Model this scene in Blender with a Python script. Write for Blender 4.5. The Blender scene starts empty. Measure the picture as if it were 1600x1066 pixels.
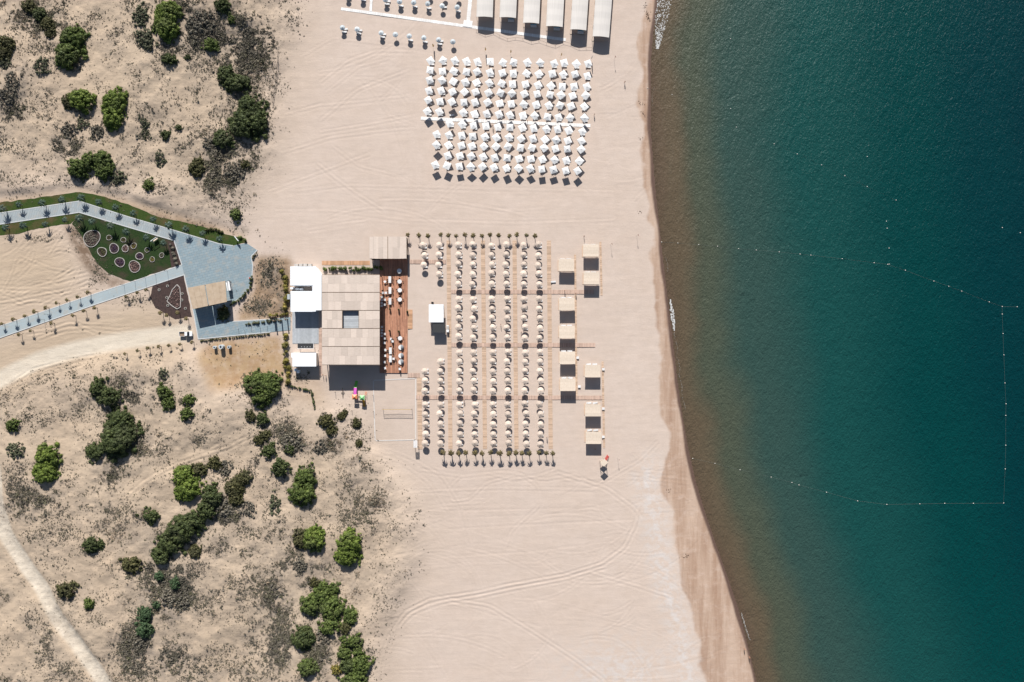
import bpy, math, random
import numpy as np
from mathutils import Vector, Matrix
random.seed(7); rng = np.random.default_rng(7)
R = math.radians
scn = bpy.context.scene
col = scn.collection
# ------------------------------------------------------------------ camera, sky, sun, exposure
CAMH = 267.0          # drone height above the beach, metres; one plan unit below is 0.25 m
U = 0.25
SUN_EL, SUN_AZ = 32.0, -5.5
cam = bpy.data.cameras.new('camera'); cam.sensor_width = 36; cam.lens = 36*CAMH/400.0
cam.clip_start = 1; cam.clip_end = 6000
co = bpy.data.objects.new('camera', cam); co.location = (0, 0, CAMH); col.objects.link(co); scn.camera = co
w = bpy.data.worlds.new('World'); scn.world = w; w.use_nodes = True
nt = w.node_tree; bg = nt.nodes['Background']
sky = nt.nodes.new('ShaderNodeTexSky'); sky.sky_type = 'NISHITA'; sky.sun_disc = False
sky.sun_elevation = R(SUN_EL); sky.sun_rotation = R(SUN_AZ)
nt.links.new(sky.outputs[0], bg.inputs[0]); bg.inputs[1].default_value = 0.05
sl = bpy.data.lights.new('sun', 'SUN'); sl.energy = 5.0; sl.angle = R(0.5); sl.color = (1.0, 0.965, 0.92)
so = bpy.data.objects.new('sun', sl); col.objects.link(so)
d = Vector((math.sin(R(SUN_AZ))*math.cos(R(SUN_EL)), math.cos(R(SUN_AZ))*math.cos(R(SUN_EL)), math.sin(R(SUN_EL))))
so.rotation_euler = (-d).to_track_quat('-Z', 'Y').to_euler(); so.location = (0, 0, 60)
vs = scn.view_settings; vs.view_transform = 'Standard'; vs.look = 'None'; vs.gamma = 1; vs.exposure = 0.62

# ------------------------------------------------------------------ helpers
def P(px, py, h=0.0):
    """plan chart position (0.25 m units, chart centre 800,533) of something whose top is h metres up"""
    k = U*(CAMH-h)/CAMH
    return ((px-800)*k, (533-py)*k)
def tag(o, label=None, cat=None, group=None, kind=None):
    if label: o['label'] = label
    if cat: o['category'] = cat
    if group: o['group'] = group
    if kind: o['kind'] = kind
    return o
def empty(name, loc=(0,0,0), rz=0.0, label=None, cat=None, group=None):
    o = bpy.data.objects.new(name, None); col.objects.link(o); o.location = loc; o.rotation_euler = (0,0,rz)
    o.empty_display_size = 0.3
    return tag(o, label, cat, group)
def link(name, me, parent=None, loc=(0,0,0), rz=0.0):
    o = bpy.data.objects.new(name, me); col.objects.link(o); o.location = loc; o.rotation_euler = (0,0,rz)
    if parent is not None: o.parent = parent
    return o
ONES = ['','first','second','third','fourth','fifth','sixth','seventh','eighth','ninth','tenth','eleventh','twelfth','thirteenth','fourteenth','fifteenth','sixteenth','seventeenth','eighteenth','nineteenth']
TENS = {2:('twentieth','twenty'),3:('thirtieth','thirty'),4:('fortieth','forty'),5:('fiftieth','fifty'),6:('sixtieth','sixty'),7:('seventieth','seventy'),8:('eightieth','eighty'),9:('ninetieth','ninety')}
def nth(n):
    if n < 20: return ONES[n]
    t, u = divmod(n, 10)
    return TENS[t][0] if u == 0 else TENS[t][1]+'-'+ONES[u]
class MB:
    def __init__(s): s.v = []; s.f = []
    def add(s, vs, fs):
        b = len(s.v); s.v += [tuple(q) for q in vs]; s.f += [tuple(b+i for i in f) for f in fs]; return s
    def box(s, cx, cy, cz, sx, sy, sz, rz=0.0, rx=0.0, ry=0.0):
        M = Matrix.Rotation(rz,3,'Z') @ Matrix.Rotation(ry,3,'Y') @ Matrix.Rotation(rx,3,'X')
        vs = [M @ Vector((i*sx/2, j*sy/2, k*sz/2)) + Vector((cx,cy,cz)) for i in (-1,1) for j in (-1,1) for k in (-1,1)]
        return s.add(vs, [(0,1,3,2),(4,6,7,5),(0,4,5,1),(2,3,7,6),(0,2,6,4),(1,5,7,3)])
    def prism(s, poly, z0, z1):
        n = len(poly)
        a = sum(poly[i][0]*poly[(i+1)%n][1]-poly[(i+1)%n][0]*poly[i][1] for i in range(n))
        if a < 0: poly = poly[::-1]
        vs = [(x,y,z0) for x,y in poly]+[(x,y,z1) for x,y in poly]
        return s.add(vs, [tuple(range(n-1,-1,-1)), tuple(range(n,2*n))]+[(i,(i+1)%n,n+(i+1)%n,n+i) for i in range(n)])
    def cyl(s, x, y, z0, z1, r0, r1=None, n=8, dx=0, dy=0):
        if r1 is None: r1 = r0
        vs = [(x+r0*math.cos(2*math.pi*i/n), y+r0*math.sin(2*math.pi*i/n), z0) for i in range(n)]
        vs += [(x+dx+r1*math.cos(2*math.pi*i/n), y+dy+r1*math.sin(2*math.pi*i/n), z1) for i in range(n)]
        return s.add(vs, [tuple(range(n-1,-1,-1)), tuple(range(n,2*n))]+[(i,(i+1)%n,n+(i+1)%n,n+i) for i in range(n)])
    def tube(s, pts, r, n=5, r1=None):
        if r1 is None: r1 = r
        pts = [Vector(p) for p in pts]; m = len(pts); b = len(s.v)
        for i, p in enumerate(pts):
            t = (pts[min(i+1,m-1)]-pts[max(i-1,0)]).normalized()
            a = t.cross(Vector((0,0,1)));  a = a.normalized() if a.length > 1e-3 else Vector((1,0,0))
            c = a.cross(t); rr = r+(r1-r)*i/max(1,m-1)
            s.v += [tuple(p+rr*(math.cos(2*math.pi*j/n)*a+math.sin(2*math.pi*j/n)*c)) for j in range(n)]
        for i in range(m-1):
            for j in range(n):
                k = (j+1)%n; s.f.append((b+i*n+j, b+i*n+k, b+(i+1)*n+k, b+(i+1)*n+j))
        s.f.append(tuple(b+j for j in range(n-1,-1,-1))); s.f.append(tuple(b+(m-1)*n+j for j in range(n)))
        return s
    def mesh(s, name, m, smooth=False):
        me = bpy.data.meshes.new(name); me.from_pydata(s.v, [], s.f); me.materials.append(m)
        if smooth: me.polygons.foreach_set('use_smooth', [True]*len(me.polygons))
        me.update(); return me
    def build(s, name, m, parent=None, loc=(0,0,0), rz=0.0, smooth=False):
        return link(name, s.mesh(name, m, smooth), parent, loc, rz)
def np_mesh(name, V, F, m, smooth=False):
    """V (n,3), F (k,4) or (k,3)"""
    me = bpy.data.meshes.new(name); V = np.asarray(V, np.float32); F = np.asarray(F, np.int32); c = F.shape[1]
    me.vertices.add(len(V)); me.vertices.foreach_set('co', V.ravel())
    me.loops.add(F.size); me.loops.foreach_set('vertex_index', F.ravel())
    me.polygons.add(len(F)); me.polygons.foreach_set('loop_start', np.arange(0, F.size, c, dtype=np.int32))
    me.polygons.foreach_set('loop_total', np.full(len(F), c, np.int32))
    if smooth: me.polygons.foreach_set('use_smooth', np.ones(len(F), bool))
    if m: me.materials.append(m)
    me.update(calc_edges=True); me.validate(); return me

# ------------------------------------------------------------------ materials
class NB:
    """small node helper"""
    def __init__(s, name):
        s.m = bpy.data.materials.new(name); s.m.use_nodes = True; s.t = s.m.node_tree
        s.b = s.t.nodes['Principled BSDF']; s.out = s.t.nodes['Material Output']
    def n(s, typ, **k):
        q = s.t.nodes.new(typ)
        for a, v in k.items(): setattr(q, a, v)
        return q
    def put(s, sock, v):
        if isinstance(v, bpy.types.NodeSocket): s.t.links.new(v, sock)
        elif isinstance(v, (tuple, list)): sock.default_value = (*v, 1) if len(v) == 3 and len(sock.default_value) == 4 else v
        else: sock.default_value = v
    def noise(s, scale, detail=3, vec=None, rough=.55, dist=0):
        q = s.n('ShaderNodeTexNoise'); q.inputs['Scale'].default_value = scale; q.inputs['Detail'].default_value = detail
        q.inputs['Roughness'].default_value = rough; q.inputs['Distortion'].default_value = dist
        if vec is not None: s.put(q.inputs['Vector'], vec)
        return q.outputs[0]
    def mr(s, v, a, b, c=0, d=1):
        q = s.n('ShaderNodeMapRange'); s.put(q.inputs[0], v)
        for i, x in enumerate((a,b,c,d)): q.inputs[1+i].default_value = x
        return q.outputs[0]
    def math(s, op, a, b=0.0, clamp=False):
        q = s.n('ShaderNodeMath', operation=op, use_clamp=clamp); s.put(q.inputs[0], a); s.put(q.inputs[1], b); return q.outputs[0]
    def mix(s, f, a, b, mode='MIX'):
        q = s.n('ShaderNodeMix', data_type='RGBA', blend_type=mode); s.put(q.inputs[0], f); s.put(q.inputs[6], a); s.put(q.inputs[7], b); return q.outputs[2]
    def pos(s): return s.n('ShaderNodeNewGeometry').outputs['Position']
    def obj(s): return s.n('ShaderNodeTexCoord').outputs['Object']
    def stretch(s, vec, sc, rz=0):
        q = s.n('ShaderNodeMapping'); s.put(q.inputs[0], vec); q.inputs['Scale'].default_value = sc; q.inputs['Rotation'].default_value = (0,0,rz); return q.outputs[0]
    def bump(s, h, strength=.5, dist=.1):
        q = s.n('ShaderNodeBump'); q.inputs['Strength'].default_value = strength; q.inputs['Distance'].default_value = dist
        s.put(q.inputs['Height'], h); s.t.links.new(q.outputs[0], s.b.inputs['Normal'])
    def attr(s, name):
        q = s.n('ShaderNodeAttribute', attribute_name=name); return q
    def done(s, c, rough=.8, spec=.3):
        s.put(s.b.inputs['Base Color'], c); s.put(s.b.inputs['Roughness'], rough); s.b.inputs['Specular IOR Level'].default_value = spec; return s.m
def pm(name, a, b=None, scale=2.0, rough=.8, spec=.25, objrand=0.0, island=0.0, stretch=None, bump=0.0, local=True, streak=None):
    k = NB(name); vec = k.obj() if local else k.pos()
    if stretch: vec = k.stretch(vec, stretch)
    b = b or tuple(x*.8 for x in a)
    nz = k.noise(scale, 4, vec); c = k.mix(k.mr(nz, .3, .7), a, b)
    if objrand:
        r = k.n('ShaderNodeObjectInfo').outputs['Random']
        f = k.mr(r, 0, 1, 1-objrand, 1+objrand); g = k.n('ShaderNodeCombineColor'); [k.put(g.inputs[i], f) for i in range(3)]
        c = k.mix(1.0, c, g.outputs[0], 'MULTIPLY')
    if island:
        r = k.n('ShaderNodeNewGeometry').outputs['Random Per Island']
        f = k.mr(r, 0, 1, 1-island, 1+island); g = k.n('ShaderNodeCombineColor'); [k.put(g.inputs[i], f) for i in range(3)]
        c = k.mix(1.0, c, g.outputs[0], 'MULTIPLY')
    if bump: k.bump(k.noise(scale*4, 3, vec), bump, .05)
    return k.done(c, rough, spec)
def leaf_mat(name, a, b, c):
    k = NB(name); r = k.n('ShaderNodeNewGeometry').outputs['Random Per Island']
    q = k.n('ShaderNodeValToRGB'); k.put(q.inputs[0], r); e = q.color_ramp.elements
    e[0].position = 0; e[0].color = (*a,1); e[1].position = 1; e[1].color = (*c,1); m = e.new(.5); m.color = (*b,1)
    nz = k.noise(.45, 4, k.pos(), .65); cc = k.mix(k.mr(nz,.42,.66,0,.7), q.outputs[0], tuple(.8*x for x in a)); n2 = k.noise(.13, 4, k.pos(), .6); cc = k.mix(k.mr(n2,.52,.66,0,.75), cc, tuple(.5*x+.5*y for x,y in zip(b,(.075,.07,.05))))
    k.done(cc, .65, .2); return k.m
M = {}
M['white_roof'] = pm('white_sheet', (.80,.82,.84), (.74,.77,.80), .8, .5, .3)
M['white_fabric'] = pm('white_canvas', (.72,.715,.70), (.66,.655,.65), 1.5, .85, .1, objrand=.05)
M['cream_fabric'] = pm('cream_canvas', (.57,.475,.40), (.49,.40,.335), 2.0, .9, .1, objrand=.15)
M['grey_fabric'] = pm('pale_grey_canvas', (.48,.52,.54), (.38,.42,.45), 2.0, .9, .1, objrand=.10)
M['ivory_fabric'] = pm('ivory_canvas', (.62,.585,.55), (.55,.52,.485), .6, .85, .1, stretch=(3,.15,1), objrand=.03)
M['white_plastic'] = pm('white_lounger', (.70,.70,.70), (.60,.60,.60), 2, .6, .3, objrand=.08)
M['dark'] = pm('dark_metal', (.03,.032,.035), (.05,.05,.05), 3, .5, .4)
M['dark_wood'] = pm('dark_timber', (.07,.045,.03), (.04,.028,.02), 3, .7)
M['reed'] = pm('reed_mat', (.61,.52,.455), (.50,.415,.35), 1.4, .95, .05, objrand=.11, stretch=(.5,7,1), bump=.8)
M['straw'] = pm('straw_mat', (.66,.565,.465), (.58,.485,.39), 1.0, .95, .05, objrand=.06, stretch=(3,1,1), bump=.4)
M['carport_reed'] = pm('carport_reed', (.47,.375,.28), (.39,.30,.215), .7, .95, .05, bump=.4)
M['beam'] = pm('beam_timber', (.26,.19,.14), (.18,.13,.09), 2, .8)
M['deck'] = pm('terrace_plank', (.44,.225,.145), (.36,.175,.11), .8, .75, .2, island=.30)
M['deck2'] = pm('ramp_plank', (.52,.31,.19), (.45,.26,.15), .8, .75, .2, island=.2)
M['board'] = pm('boardwalk_plank', (.55,.405,.30), (.49,.35,.25), .5, .85, .15, island=.22, local=False)
M['board_red'] = pm('red_boardwalk_plank', (.52,.375,.30), (.46,.33,.265), .5, .85, .15, island=.18, local=False)
M['board_white'] = pm('white_boardwalk_panel', (.76,.745,.725), (.69,.675,.655), .5, .85, .15, island=.10, local=False)
M['post'] = pm('pale_post', (.5,.42,.34), None, 3, .8)
M['grey_boards'] = pm('grey_boards', (.40,.42,.44), (.33,.35,.37), 1, .8, .2, island=.1)
M['concrete'] = pm('concrete', (.34,.34,.34), (.27,.27,.27), .5, .9, .1)
M['kerb'] = pm('pale_kerb', (.52,.53,.53), (.44,.45,.45), 1, .85)
M['stone'] = pm('white_stone', (.46,.43,.40), (.34,.32,.30), 2, .8)
M['skin'] = pm('skin', (.42,.23,.15), None, 4, .6); M['hair'] = pm('hair', (.03,.02,.015), None, 8, .6)
M['cloth_dark'] = pm('dark_cloth', (.03,.035,.06), None, 6, .9); M['cloth_red'] = pm('red_cloth', (.45,.06,.05), None, 6, .9); M['cloth_white'] = pm('white_cloth', (.7,.7,.7), None, 6, .9)
M['car_white'] = pm('white_car_paint', (.78,.79,.80), (.74,.75,.76), 1, .25, .5); M['glass'] = pm('dark_glass', (.02,.025,.03), None, 1, .08, .6); M['rubber'] = pm('rubber', (.02,.02,.02), None, 4, .8)
M['pink'] = pm('pink_plastic', (.55,.10,.45), None, 2, .4, .4); M['green_pl'] = pm('green_plastic', (.13,.50,.06), None, 2, .4, .4); M['orange_pl'] = pm('orange_plastic', (.75,.27,.12), None, 2, .4, .4); M['yellow_pl'] = pm('yellow_plastic', (.72,.36,.03), None, 2, .4, .4); M['mint_pl'] = pm('mint_plastic', (.22,.55,.22), None, 2, .4, .4)
M['blue_fabric'] = pm('blue_fabric', (.15,.35,.45), None, 3, .9); M['flag_yellow'] = pm('yellow_flag', (.75,.52,.22), None, 3, .8); M['flag_red'] = pm('red_flag', (.5,.06,.05), None, 3, .8)
M['court_tape'] = pm('court_tape', (.60,.57,.54), (.54,.5,.46), 1, .9)
M['rope'] = pm('rope', (.15,.18,.165), None, 3, .9); M['buoy'] = pm('buoy_plastic', (.75,.72,.66), None, 3, .5)
M['grey_sofa'] = pm('grey_upholstery', (.22,.24,.26), None, 3, .9)
M['brown_soil'] = pm('dark_mulch', (.075,.05,.045), (.045,.032,.03), 1.2, .95, .1, local=False, bump=.6)
M['trunk'] = pm('palm_trunk', (.12,.085,.06), (.07,.05,.035), 6, .9); M['stem'] = pm('shrub_stem', (.10,.075,.055), None, 5, .9)
M['palm_dry'] = leaf_mat('dry_palm_leaf', (.085,.062,.028), (.10,.09,.032), (.20,.14,.07))
M['palm_blue'] = leaf_mat('blue_palm_leaf', (.022,.045,.03), (.04,.07,.05), (.12,.16,.13))
LEAF = {
 'bright': leaf_mat('bright_green_leaf', (0.0661,0.1003,0.0177), (0.1239,0.1687,0.0283), (0.1947,0.2419,0.0566)),
 'green': leaf_mat('green_leaf', (0.0496,0.0732,0.0189), (0.0873,0.1204,0.0271), (0.1440,0.1770,0.0496)),
 'dark': leaf_mat('dark_green_leaf', (0.0354,0.0496,0.0177), (0.0625,0.0826,0.0271), (0.1086,0.1274,0.0448)),
 'olive': leaf_mat('olive_leaf', (0.0472,0.0496,0.0189), (0.0767,0.0755,0.0283), (0.1239,0.1121,0.0472)),
 'grey': leaf_mat('grey_scrub_leaf', (.095,.088,.07), (.15,.135,.105), (.23,.20,.155)),
 'teal': leaf_mat('sea_green_leaf', (0.0330,0.0614,0.0283), (0.0590,0.0979,0.0448), (0.0944,0.1357,0.0649)),
 'yellow': leaf_mat('yellow_green_leaf', (.09,.085,.02), (.17,.145,.03), (.28,.22,.06)),
 'dull': leaf_mat('dull_green_leaf', (0.0708,0.0802,0.0472), (0.1062,0.1133,0.0661), (0.1652,0.1628,0.1003)),
}

# ------------------------------------------------------------------ terrain
def interp_y(tab): 
    ys = [t[0] for t in tab]; xs = [t[1] for t in tab]
    return lambda py: np.interp(py, ys, xs)
SHORE = [(-400,1100),(-150,1048),(0,1029),(50,1022),(100,1018),(200,1018),(300,1026),(400,1037),(450,1043),(500,1049),(550,1055),(600,1061),(650,1068),(700,1077),(750,1088),(800,1103),(850,1120),(900,1138),(950,1155),(1000,1168),(1066,1184),(1200,1212),(1500,1270)]
DAMP = [(-400,1080),(-150,1022),(0,1009),(100,1001),(200,1001),(300,1009),(400,1020),(500,1024),(560,1030),(600,1034),(650,1040),(700,1045),(750,1036),(800,1050),(850,1056),(900,1066),(950,1080),(1000,1092),(1066,1104),(1200,1130),(1500,1190)]
sh_f = interp_y(SHORE); da_f = interp_y(DAMP)
SEA = -1.0
xs = np.concatenate([[-1600,-1000,-650,-450,-350,-290,-250,-230,-218], np.arange(-210,100,.4), np.arange(100,262,3.), [300,380,520,800,1200,1700]])
ys = np.concatenate([[-1600,-1000,-650,-400,-280,-210,-175,-155], np.arange(-145,145,.4), [150,165,190,230,300,450,700,1100,1600]])
X, Y = np.meshgrid(xs, ys); PX = X/U+800; PY = 533-Y/U
sd = (sh_f(PY)-PX)*U*.97          # metres inland of the waterline
# chart-space mask rasters, 2 units a cell with a margin
MX0, MY0, MS = -100, -100, 2.0; MW, MH = 900, 633
gx, gy = np.meshgrid(MX0+MS*np.arange(MW), MY0+MS*np.arange(MH))
def poly_mask(poly, blur=0):
    ins = np.zeros(gx.shape, bool); n = len(poly)
    for i in range(n):
        x0, y0 = poly[i]; x1, y1 = poly[(i+1)%n]
        if y0 == y1: continue
        c = ((y0 > gy) != (y1 > gy)) & (gx < (x1-x0)*(gy-y0)/(y1-y0)+x0); ins ^= c
    return blurm(ins.astype(np.float32), blur)
def blurm(a, r):
    r = int(round(r/MS))
    for _ in range(2 if r else 0):
        for ax in (0,1):
            p = np.pad(a, [(r+1,r) if q == ax else (0,0) for q in (0,1)], 'edge'); c = np.cumsum(p, ax)
            a = (np.take(c, range(2*r+1, c.shape[ax]), ax)-np.take(c, range(0, c.shape[ax]-2*r-1), ax))/(2*r+1)
    return a
def line_mask(pts, half, blur=0):
    dmin = np.full(gx.shape, 1e9, np.float32)
    for (x0,y0),(x1,y1) in zip(pts[:-1], pts[1:]):
        t = np.clip(((gx-x0)*(x1-x0)+(gy-y0)*(y1-y0))/((x1-x0)**2+(y1-y0)**2), 0, 1)
        dmin = np.minimum(dmin, np.hypot(gx-x0-t*(x1-x0), gy-y0-t*(y1-y0)))
    return blurm(np.clip((half-dmin)/4+.5, 0, 1).astype(np.float32), blur)
def samp(a, px, py):
    fx = np.clip((px-MX0)/MS, 0, MW-1.001); fy = np.clip((py-MY0)/MS, 0, MH-1.001); i = fx.astype(int); j = fy.astype(int); u = fx-i; v = fy-j
    return a[j,i]*(1-u)*(1-v)+a[j,i+1]*u*(1-v)+a[j+1,i]*(1-u)*v+a[j+1,i+1]*u*v
def fbm(px, py, wl, seed, oct=4, gain=.5):
    r2 = np.random.default_rng(seed); out = np.zeros(np.shape(px)); amp = 1.0
    for _ in range(oct):
        g = r2.random((64,64)); fx = px/wl; fy = py/wl; i = np.floor(fx).astype(int); j = np.floor(fy).astype(int); u = fx-i; v = fy-j
        u = u*u*(3-2*u); v = v*v*(3-2*v); G = lambda a, b: g[b%64, a%64]
        out += amp*(G(i,j)*(1-u)*(1-v)+G(i+1,j)*u*(1-v)+G(i,j+1)*(1-u)*v+G(i+1,j+1)*u*v-.5); amp *= gain; wl *= .5
    return out
UPPER = [(-99,-99),(450,-99),(470,30),(452,70),(440,110),(432,190),(428,245),(392,300),(372,345),(330,345),(250,330),(125,292),(-99,312)]
LOWER = [(-99,640),(20,590),(120,558),(310,556),(330,612),(400,606),(445,604),(488,642),(560,632),(576,700),(640,770),(655,850),(625,930),(597,1000),(585,1165),(-99,1165)]
MID = [(-99,360),(105,352),(150,460),(0,506),(-99,540)]
MID2 = [(-99,540),(0,530),(150,478),(238,448),(300,500),(310,560),(100,565),(-99,650)]
m_dune = np.clip(poly_mask(UPPER,16)+poly_mask(LOWER,16), 0, 1)
m_yel = np.clip(poly_mask(UPPER,50)+poly_mask(LOWER,50)+poly_mask(MID,30)+poly_mask(MID2,30), 0, 1)
m_road = np.clip(line_mask([(-90,640),(-30,610),(15,585),(60,563),(120,546),(200,531),(290,520)], 13, 6)*.8 + line_mask([(-20,620),(-12,700),(-2,790),(12,835),(41,881),(69,919),(93,966),(121,999),(157,1054),(190,1110)], 10, 3), 0, 1)
m_orange = np.clip(poly_mask([(308,556),(330,532),(440,524),(448,590),(402,602),(332,612)],6)+1.0*poly_mask([(400,404),(452,404),(454,495),(366,502),(396,455)],5)+.6*poly_mask([(-90,318),(0,312),(125,294),(210,316),(330,350),(384,366),(384,374),(300,358),(120,300),(0,322)],5)+.5*poly_mask([(400,590),(500,585),(510,640),(460,620)],10), 0, 1)
m_dirt = np.clip(poly_mask([(400,404),(455,402),(455,490),(420,490),(375,498),(400,455)],6)*.75+poly_mask([(102,345),(112,350),(126,366),(140,392),(152,412),(170,428),(205,440),(180,452),(150,440),(128,415),(108,370)],5)*.75+line_mask([(112,352),(150,415)],9,6)*.5+line_mask([(215,333),(260,345),(330,358)],5,4), 0, 1)
m_lot = np.clip(poly_mask(MID,14)+poly_mask(MID2,14), 0, 1)
SCRUB = [(330,40,80,50,.8),(385,90,40,60,.8),(260,185,60,40,.5),(330,245,75,55,1),(285,290,70,25,.8),(185,62,28,40,.5),(20,135,28,60,1.2),(60,32,60,30,.8),(300,140,30,20,.5),(392,250,28,45,.8),(110,232,45,28,.8),(150,20,60,40,.4),(215,110,30,35,.5),(40,200,30,40,.3),(350,170,30,30,.6),(420,200,15,40,.5),(10,280,20,20,.4),(420,40,20,40,.4),
 (160,560,55,22,.7),(205,600,35,40,.6),(60,785,60,40,.7),(235,695,40,40,.9),(312,690,30,14,.8),(230,770,30,18,.5),(345,845,30,25,1.1),(262,920,42,60,1.1),(215,1015,28,50,1),(272,1030,30,30,.7),(140,925,40,30,.7),(160,965,25,20,.6),(20,920,30,40,.6),(45,965,25,20,.5),(435,935,28,45,.7),(445,885,22,22,.5),(395,1000,20,40,.4),(460,745,25,20,.4),(445,690,45,28,1.3),(402,725,25,20,.9),(362,800,40,32,1.2),(590,790,38,50,.45),(560,720,45,20,.4),(560,900,28,55,.5),(440,1005,28,55,.7),(20,1060,26,10,1),(115,640,40,30,.4),(90,600,30,18,.3),(130,690,30,30,.3),(40,640,40,25,.25),(180,730,40,30,.6),(520,690,30,30,.7),(490,900,40,40,.6),(500,1010,40,50,.9),(575,1020,15,40,.7),(415,800,25,30,.4),(345,930,40,30,.4),(300,960,60,50,.25),(255,560,40,10,.4),(250,300,80,12,.5),(400,300,20,30,.3),(580,860,25,40,.4)]
m_scrub = np.zeros(gx.shape, np.float32)
for (cx,cy,rx,ry,dn) in SCRUB: m_scrub = np.maximum(m_scrub, dn*np.exp(-(((gx-cx)/rx)**2+((gy-cy)/ry)**2)*1.1))
m_scrub = np.clip(np.maximum(m_scrub*1.15, .30)*(.55+1.7*np.clip(fbm(gx.astype(float), gy.astype(float), 70, 41, 3, .6)+.35,0,1)), 0, 1.35)*m_dune
for (cx,cy,rx,ry,dn) in [(425,430,22,30,1.0),(405,480,30,16,.8),(440,470,12,35,.7),(470,592,14,8,.6),(150,425,20,25,.5),(120,370,12,20,.4),(60,372,50,5,.4),(200,470,50,10,.35),(380,560,50,25,.16),(100,515,60,10,.15),(380,360,20,8,.7)]: m_scrub = np.maximum(m_scrub, dn*np.exp(-(((gx-cx)/rx)**2+((gy-cy)/ry)**2)*1.1))
# dune relief
px_, py_ = PX.ravel(), PY.ravel()
dune = samp(m_dune, px_, py_).reshape(X.shape); lot = samp(m_lot, px_, py_).reshape(X.shape); road = samp(m_road, px_, py_).reshape(X.shape)
built0 = samp(poly_mask([(-99,308),(60,300),(125,290),(200,308),(320,345),(392,362),(408,395),(400,470),(460,490),(460,530),(305,545),(280,440),(150,480),(-99,560),(-99,505),(150,455),(105,360),(-99,370)],3)+poly_mask([(228,450),(290,425),(308,500),(275,506),(236,486),(226,466)],3)+poly_mask([(440,400),(500,580),(515,588),(660,584),(660,700),(578,700),(576,612),(500,600)],3), px_, py_).reshape(X.shape); built0 = np.clip(built0, 0, 1)
rel = 2.6*fbm(PX+.3*PY, PY, 130, 3, 4, .5) + .55*np.abs(fbm(PX, PY, 34, 5, 3, .6))
Z = (1-built0)*dune*(1-.8*road)*(rel+.9)
Z += (1-built0)*dune*.16*fbm(PX, PY, 9, 8, 3, .7) + (1-built0)*lot*.10*fbm(PX*.6+PY, PY*1.4, 16, 9, 3, .6)
lev = np.clip(sd/22, 0, 1); lev = lev*lev*(3-2*lev)
Zb = np.where(sd > 0, SEA*(1-lev), SEA-.05*np.minimum(-sd, 400)**.9)
Z = Z*(lev > .9)+Zb
beach = np.clip(1-dune-lot, 0, 1)*(sd > 4)
BUILT = np.clip(poly_mask([(440,400),(570,360),(660,365),(866,365),(870,715),(640,715),(582,700),(582,590),(440,605)],8)+poly_mask([(640,75),(935,75),(935,280),(640,280)],6)+poly_mask([(-99,310),(125,292),(390,365),(405,400),(400,470),(460,490),(460,530),(305,540),(285,440),(150,480),(-99,545),(-99,505),(150,455),(105,360),(-99,370)],4), 0, 1)
built = samp(BUILT, px_, py_).reshape(X.shape)
Z += beach*(1-built)*(.05*fbm(PX*.5+PY*.3, PY*1.2, 22, 11, 3, .6)+.10*fbm(PX, PY, 90, 12, 2))
# tyre tracks pressed into the sand: (points, gauge in metres, depth)
TR = [([(590,1075),(597,1030),(608,997),(633,958),(672,938),(740,928),(797,915),(882,900),(940,882),(976,856),(995,817),(998,790)],1.7,.10),
 ([(594,1075),(603,1020),(618,985),(645,958),(690,941),(745,933),(800,921),(884,905),(945,886)],1.7,.07),
 ([(700,937),(765,947),(830,986),(895,1028),(940,1061),(960,1085)],1.6,.08),([(921,895),(992,915),(1050,934)],1.5,.06),([(869,739),(947,762),(992,795),(1002,812)],1.6,.08),
 ([(700,798),(934,793)],0,.04),([(700,827),(860,818),(992,812)],0,.05),([(640,770),(780,763),(930,766)],1.5,.04),([(690,870),(830,862),(960,845)],0,.04),([(650,812),(800,806),(920,800)],0,.03),
 ([(655,735),(720,745),(790,738),(850,750),(900,742)],1.5,.05),([(600,700),(640,715),(690,745),(720,790),(735,850)],1.6,.06),([(575,705),(625,722),(670,755),(700,800)],1.6,.05),([(900,742),(930,760),(1000,720),(1030,690)],1.4,.05),
 ([(720,745),(700,765),(705,785),(735,780),(760,755),(800,745)],1.4,.05),([(810,740),(840,760),(845,790),(800,830),(790,860)],1.4,.05),([(760,740),(800,750),(840,745),(868,735)],1.4,.05),
 ([(500,207),(570,196),(665,178)],1.5,.05),([(495,255),(525,280),(560,305),(600,330)],1.6,.06),([(500,190),(560,140),(640,110)],1.6,.05),([(440,240),(520,215),(600,205),(660,200)],1.6,.05),([(460,300),(540,290),(640,292),(760,296),(960,300)],1.6,.03),([(500,130),(545,95),(590,80),(660,82)],1.5,.05),([(510,145),(560,105),(610,92)],1.5,.04),([(445,180),(500,165),(560,160),(640,150)],1.5,.04),([(520,230),(560,260),(620,275)],1.5,.04),([(470,90),(520,60),(600,70),(700,82)],1.5,.03),
 ([(430,330),(520,330),(640,345),(800,350),(960,345)],1.6,.03),([(480,360),(540,350),(575,345)],1.5,.04),([(420,300),(500,270),(580,240)],1.6,.04),
 ([(198,779),(230,752),(264,732),(310,715),(357,699),(412,672),(450,655)],1.7,.14),([(175,1060),(180,1000),(195,965),(205,940),(200,920)],1.6,.14),
 ([(20,600),(50,580),(100,566),(150,558)],1.6,.16),([(10,650),(30,610),(70,585),(130,568)],1.6,.14),([(160,1066),(185,1010),(195,975)],1.6,.12),
 ([(0,474),(60,462),(120,450),(140,440)],1.6,.14),([(0,485),(50,470),(100,474),(130,462)],1.6,.14),([(0,450),(40,452),(90,440),(140,428)],1.6,.12),([(10,495),(60,480),(110,455),(150,448)],1.6,.12),([(30,400),(80,420),(110,425)],1.6,.08),([(40,520),(80,515),(110,505),(150,518)],1.6,.14),([(60,530),(100,515),(140,512),(190,516)],1.6,.14),([(80,440),(100,430),(115,418)],1.6,.10)]
rt = random.Random(4)
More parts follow.
